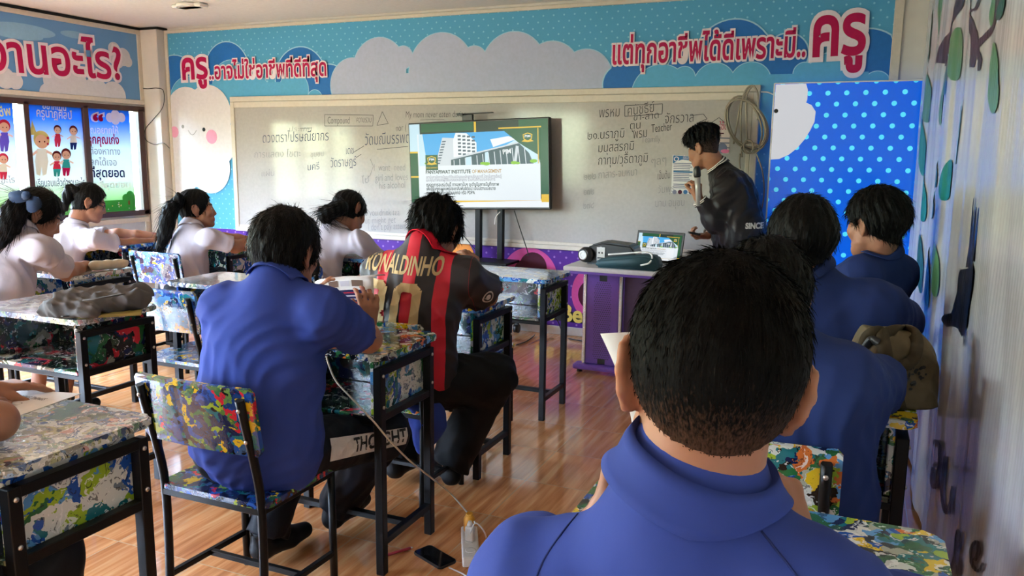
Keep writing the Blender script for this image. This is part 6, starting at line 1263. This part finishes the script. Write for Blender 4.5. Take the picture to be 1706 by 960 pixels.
nb_ = np.cross(A_(c01)-A_(c00), A_(c10)-A_(c00)); nb_ = unit(nb_); nb_ = nb_ if nb_@(CAM-A_(c00)) > 0 else -nb_
P = Print(None, None, .0003); P.rect(.10, .96, .02, .66, 'booklet_navy'); P.rect(.22, .38, .74, .90, 'booklet_photo'); P.rect(.42, .58, .75, .88, 'booklet_text'); P.rect(.62, .82, .74, .89, 'booklet_photo')
for k, (a, b, m) in enumerate(((.40, .66, 'booklet_red'), (.42, .90, 'booklet_text'), (.42, .72, 'booklet_text'), (.46, .86, 'booklet_red'), (.46, .64, 'booklet_text'), (.60, .92, 'booklet_text'))): P.rect(a, b, .57-.08*k, .60-.08*k, m)
P.build('print', bo, .06, lambda V: [bkp(u, v)+nb_*(.004+t) for u, v, t in V])
q0 = [atY(540, 474, 2.42), atY(600, 462, 2.50), atY(632, 464, 2.55), atY(618, 470, 2.47)]
bo2 = sheetmesh('page', [[A_(c10)*(1-u)+A_(c11)*u+v*(A_([.02, .05, .002]))+A_([0, 0, .006*math.sin(PI*v)]) for u in np.linspace(0, 1, 7)] for v in np.linspace(0, 1, 5)], .0015, 'paper', bo)
# paper sheet of the nearest student
l0, l1 = atY(1000, 556, 1.26), atY(1062, 775, 1.14); r0, r1 = atY(1258, 560, 1.26), atY(1263, 800, 1.14)
rows = []
for v in np.linspace(0, 1, 12):
    L0 = A_(l0)*(1-v)+A_(l1)*v+A_([.022, 0, 0])*math.sin(PI*min(1, v*1.0))*.6; R0 = A_(r0)*(1-v)+A_(r1)*v; rows.append([L0*(1-u)+R0*u+A_([0, .03*math.sin(PI*u), 0]) for u in np.linspace(0, 1, 9)])
tag(sheetmesh('paper_sheet', rows, .0006, 'paper'), 'white paper sheet held up by the nearest student in front of his face', 'paper')
# worksheet on the bottom left desk
wz = DZ+.0012; pc = [atZ(135, 656, wz), atZ(15, 699, wz)]; e1 = unit(A_(pc[1])-A_(pc[0])); 
pts = [atZ(0, 647, wz), atZ(135, 656, wz), atZ(15, 699, wz), atZ(-110, 690, wz)]
bm = BM(); vs = [tuple(p[:2]) for p in pts]; prism(bm, vs, lambda u, v, t: (u, v, wz+t), -.001, .0005); ws = tag(from_bm('worksheet', bm, 'paper'), 'printed worksheet lying on the bottom left painted desk', 'paper')
def wsp(u, v): return A_(pts[3])*(1-u)*(1-v)+A_(pts[2])*u*(1-v)+A_(pts[0])*(1-u)*v+A_(pts[1])*u*v
P = Print(None, lambda u, v, t: tuple(wsp(u, v)+A_([0, 0, .0006+t])), .0001); P.text('LIVING THINGS', (.42, .72), (.80, .66), 'ink_black', .01, h=.11); P.disc(.62, .50, .06, 'ink_faint', ry=.05); P.disc(.62, .50, .05, 'paper', ry=.04)
for k in range(5): P.rect(.35, .9-.05*k, .14+.07*k, .15+.07*k, 'ink_pale')
P.build('lettering', ws)
# phone, charging cable, power strip, pen on the floor
ph = [atZ(691, 922, 0), atZ(716, 911, 0), atZ(759, 936, 0), atZ(733, 953, 0)]; pcn = np.mean(ph, 0); ud = unit(A_(ph[2])-A_(ph[1])); an = math.atan2(ud[1], ud[0])
po = thing('smartphone', 'black smartphone lying face up on the tiles, charging by cable', 'phone', (pcn[0], pcn[1], 0), an)
bm = BM(); prism(bm, rrect(.155, .078, .012), lambda u, v, t: (u, v, t), 0, .009); bmesh.ops.bevel(bm, geom=[e for e in bm.edges if abs(e.verts[0].co.z-e.verts[1].co.z) < 1e-6], offset=.002, affect='EDGES'); from_bm('body', bm, 'black_plastic', po)
bm = BM(); prism(bm, rrect(.150, .073, .010), lambda u, v, t: (u, v, t), .0091, .0095); from_bm('screen', bm, 'black_gloss', po)
st_ = atZ(783, 918, 0); a0 = math.radians(62)
psx = thing('power_strip', 'white power strip on the floor with two plugs in it', 'power strip', (st_[0], st_[1], 0), math.radians(118))
bm = BM(); box2(bm, (-.12, -.03, 0), (.12, .03, .038), .006, seg=2); from_bm('body', bm, 'white_plastic', psx)
for k in (-.07, 0, .07):
    bm = BM(); lathe(bm, [(.019, 0), (.019, .0015), (.016, .0016)], (k, 0, .038), 20); from_bm('socket', bm, 'white_plastic', psx)
cw = psx.matrix_world if False else None
def strip(u, v, z): a = psx.rotation_euler.z; return (st_[0]+u*math.cos(a)-v*math.sin(a), st_[1]+u*math.sin(a)+v*math.cos(a), z)
q = strip(.0, 0, .040); ad_ = thing('phone_charger', 'white charger block plugged into the power strip', 'charger', q)
bm = BM(); box2(bm, (-.016, -.013, 0), (.016, .013, .055), .006, seg=2); from_bm('body', bm, 'white_plastic', ad_); bm = BM(); lathe(bm, [(.010, 0), (.011, .008), (.006, .018)], (0, 0, .055), 14); from_bm('port', bm, 'white_plastic', ad_)
q = strip(.075, 0, .040); M['orange_plastic'] = mat('orange_yellow_plastic', s2l(214, 150, 40), .35); yp = thing('adapter_plug', 'orange yellow adapter plug in the power strip', 'plug', q)
bm = BM(); lathe(bm, [(.019, 0), (.022, .008), (.021, .05), (.012, .066)], (0, 0, 0), 18); from_bm('body', bm, 'orange_plastic', yp); bm = BM(); lathe(bm, [(.013, .0), (.014, .004), (.012, .009)], (0, 0, .060), 14); from_bm('cap', bm, 'orange_plastic', yp)
M['cable_beige'] = mat('pale_cable', s2l(196, 184, 168), .45)
cpts = [atY(541, 577, 2.14), atY(546, 602, 2.11), atY(560, 635, 2.10), atY(590, 668, 2.07), atY(622, 702, 2.05), atY(650, 735, 2.07), atY(685, 770, 2.18), atY(718, 796, 2.36), atZ(750, 822, .03), atZ(775, 850, .03), atZ(792, 872, .09)]
bm = BM(); sweep(bm, spline(cpts, 6), .0032, 6); tag(from_bm('cable', bm, 'cable_beige'), 'pale cable running from the reading student’s desk shelf to the power strip', 'cable')
bm = BM(); sweep(bm, spline([atZ(748, 946, .005), atZ(770, 956, .004), atZ(800, 972, .004), atZ(822, 950, .004), atZ(812, 905, .02), atZ(806, 885, .09), atZ(792, 872, .13), atZ(783, 890, .115)], 6), .0025, 6); tag(from_bm('cable', bm, 'white_plastic'), 'white charging cable from the smartphone up to the charger block', 'cable')
M['red_plastic'] = mat('red_plastic', s2l(170, 40, 58), .3); pa, pb = Vector(atZ(645, 925, .006)), Vector(atZ(688, 912, .006)); pn_ = thing('red_pen', 'red pen lying on the tiles near the smartphone', 'pen', (0, 0, 0))
bm = BM(); sweep(bm, [pa, pa.lerp(pb, .9)], .0052, 8); from_bm('barrel', bm, 'red_plastic', pn_); bm = BM(); sweep(bm, [pa.lerp(pb, .9), pb], [.005, .001], 8); from_bm('tip', bm, 'white_plastic', pn_)
# ---- soft things: bags and cloths as smooth bodies
def soft(name, label, cat, groups, m, seed=1, amp=.006, wl=(.12, .06), h=.006, k=.02, post=None):
    f = Field(groups, k, folds(seed, amp, wl, .9), post); V, F = surf(f, h); c = V.mean(0); o = mesh_obj(name, V, F, m, None, (c[0], c[1], V[:, 2].min())); o.location = (c[0], c[1], V[:, 2].min()); return tag(o, label, cat), f
M['grey_bag'] = cloth('grey_canvas', s2l(88, 86, 86), .5, (14, 14, 14)); M['khaki_dark'] = cloth('dark_khaki_webbing', s2l(70, 60, 46), .3); M['olive'] = mat('olive_folder', s2l(150, 140, 78), .5); M['khaki'] = cloth('khaki_canvas', s2l(98, 86, 66), .5, (16, 16, 16)); M['beige_cloth'] = cloth('beige_canvas', s2l(190, 178, 158), .4)
zb = DZ
def bz(px, py, dz): return A_(atZ(px, py, zb+dz))
gb, gf = soft('school_bag', 'crumpled grey canvas school bag on the dark green desk', 'bag', [Grp([fcone(bz(100, 512, .04), bz(215, 500, .045), .060, .065, (0, 0, 1), .62), fcone(bz(120, 498, .06), bz(232, 486, .05), .062, .055, (0, 0, 1), .7), fcone(bz(90, 516, .03), bz(150, 520, .03), .04, .045, (0, 0, 1), .6), fcone(bz(200, 508, .03), bz(240, 502, .03), .045, .03, (0, 0, 1), .8)], .05)], 'grey_bag', 5, .011, (.10, .05), .005, .02, lambda d, P: np.maximum(d, zb+.008-P[:, 2]))
def strap(name, pts, w, m, parent, lift=(0, 0, 1)):
    bm = BM(); P_ = spline(pts, 6); prev = None
    for i, p in enumerate(P_):
        t = (P_[min(i+1, len(P_)-1)]-P_[max(i-1, 0)]).normalized(); sd_ = t.cross(Vector(lift)).normalized(); u = sd_.cross(t).normalized(); r = [bm.verts.new(p+sd_*a*w/2+u*b*.002) for a, b in ((-1, -1), (1, -1), (1, 1), (-1, 1))]
        if prev:
            for k in range(4): bm.faces.new((prev[k], prev[(k+1) % 4], r[(k+1) % 4], r[k]))
        prev = r
    o = from_bm(name, bm, m, parent, smooth=True)
    if parent: o.matrix_parent_inverse = Matrix.Translation(parent.location).inverted()
    return o
strap('strap', [bz(92, 508, .06), bz(80, 512, .04), bz(78, 520, .012), bz(92, 526, .006), bz(110, 527, .02)], .022, 'grey_bag', gb); strap('strap', [bz(140, 500, .10), bz(172, 496, .112), bz(205, 490, .105)], .018, 'grey_bag', gb)
bm = BM(); fv = [atZ(x, y, zb)[:2] for x, y in ((122, 520), (130, 532), (180, 529), (236, 526), (238, 514), (180, 512))]; prism(bm, fv, lambda u, v, t: (u, v, zb+t), .0005, .011); bmesh.ops.bevel(bm, geom=list(bm.edges), offset=.003, affect='EDGES'); tag(from_bm('folder', bm, 'olive'), 'olive yellow folder under the grey school bag', 'folder')
# khaki backpack on the second desk
def ky(px, py, Y): return A_(atY(px, py, Y))
kb, kf = soft('backpack', 'khaki canvas backpack on the desk by the right wall', 'backpack', [Grp([fcone(ky(1480, 690, 2.27), ky(1478, 600, 2.29), .085, .085, (0, 1, 0), .75), fcone(ky(1520, 680, 2.30), ky(1505, 600, 2.32), .07, .075, (0, 1, 0), .75), ell(ky(1465, 585, 2.29), (.07, .06, .05)), ell(ky(1510, 590, 2.31), (.06, .055, .05))], .05)], 'khaki', 7, .012, (.14, .07), .0055, .02, lambda d, P: np.maximum(d, zb+.001-P[:, 2]))
def onbag(px, py, Y=2.24):
    p = trace(kf, px, py, 1.6, .010); return p if abs(kf(p[None])[0]) < .02 and 1.9 < p[1] < 2.6 else ky(px, py, Y)
for pts in (((1436, 585), (1446, 560), (1466, 553), (1474, 575), (1480, 610), (1492, 650), (1502, 690)), ((1474, 590), (1470, 562), (1490, 551), (1518, 552), (1528, 572), (1520, 600), (1500, 612))): strap('strap', [onbag(p_.x, p_.y) for p_ in spline([(*q, 0) for q in pts], 4)], .030, 'khaki_dark', kb, (0, -1, 0))
strap('zip', [onbag(p_.x, p_.y) for p_ in spline([(1455, 622, 0), (1470, 640, 0), (1490, 655, 0), (1494, 662, 0)], 4)], .012, 'black_plastic', kb, (0, -1, 0)); strap('zip', [onbag(*q) for q in ((1442, 578), (1452, 566), (1464, 572))], .02, 'black_plastic', kb, (0, -1, 0))  # first strip is the zip; second paints the dark of the bag's opening
P = Print(None, None, .0004); 
for k in range(22):
    a, r = random.uniform(0, 6.28), random.uniform(.005, .035); P.disc(r*math.cos(a)*.8, r*math.sin(a), random.uniform(.002, .006), 'black_plastic', 6, ry=random.uniform(.002, .007))
tg = ky(1525, 625, 2.25); c2 = dict(org=A_(kb.location), sf=kf); vw = unit((CAM-tg)*A_([1, 1, 0])); lay_on(c2, P, tg+vw*.25, A_([-vw[1], vw[0], 0]), A_([0, 0, 1]), -vw, 'printed_patch', kb)
# pencil case
pk, _ = soft('pencil_case', 'beige cloth pencil case on the desk beside the girl with navy bow', 'pencil case', [Grp([fcone(bz(158, 443, .028), bz(203, 439, .028), .034, .034, (0, 0, 1), .8)], .01)], 'beige_cloth', 9, .004, (.07, .04), .004, .0, lambda d, P: np.maximum(d, zb+.0005-P[:, 2]))
# blue jacket hanging from the desk of the boy in blue
jk, _ = soft('blue_jacket', 'dark blue jacket hanging beside the legs of the reading student’s desk', 'jacket', [Grp([cone(atY(690, 640, 2.66), atY(712, 700, 2.66), .06, .075), cone(atY(712, 700, 2.66), atY(705, 745, 2.68), .070, .035), cone(atY(660, 660, 2.62), atY(715, 650, 2.68), .05, .04), cone(atY(600, 680, 2.60), atY(680, 660, 2.62), .05, .05)], .04)], 'blue_shirt', 11, .010, (.12, .06), .006)
# dark jacket over the back of the bending girl's chair; beige bag on the blue chair
jb, _ = soft('black_jacket', 'black jacket draped over the chair back of the bending girl', 'jacket', [Grp([fcone(A_([-3.14, 3.70, .755]), A_([-2.82, 3.70, .755]), .055, .055, (0, 1, 0), .8), fcone(A_([-3.13, 3.67, .60]), A_([-2.83, 3.67, .60]), .075, .075, (0, 1, 0), .5)], .05)], 'black_trousers', 13, .009, (.12, .07), .007)
kc, _ = soft('beige_bag', 'pale beige cloth bag on the floor under the empty blue chair', 'bag', [Grp([fcone(A_([-3.08, 3.18, .07]), A_([-2.86, 3.2, .07]), .09, .08, (0, 1, 0), .8), cone(A_([-3.05, 3.19, .16]), A_([-2.92, 3.2, .15]), .06, .05)], .05)], 'beige_cloth', 15, .009, (.11, .06), .007, .02, lambda d, P: np.maximum(d, .001-P[:, 2]))
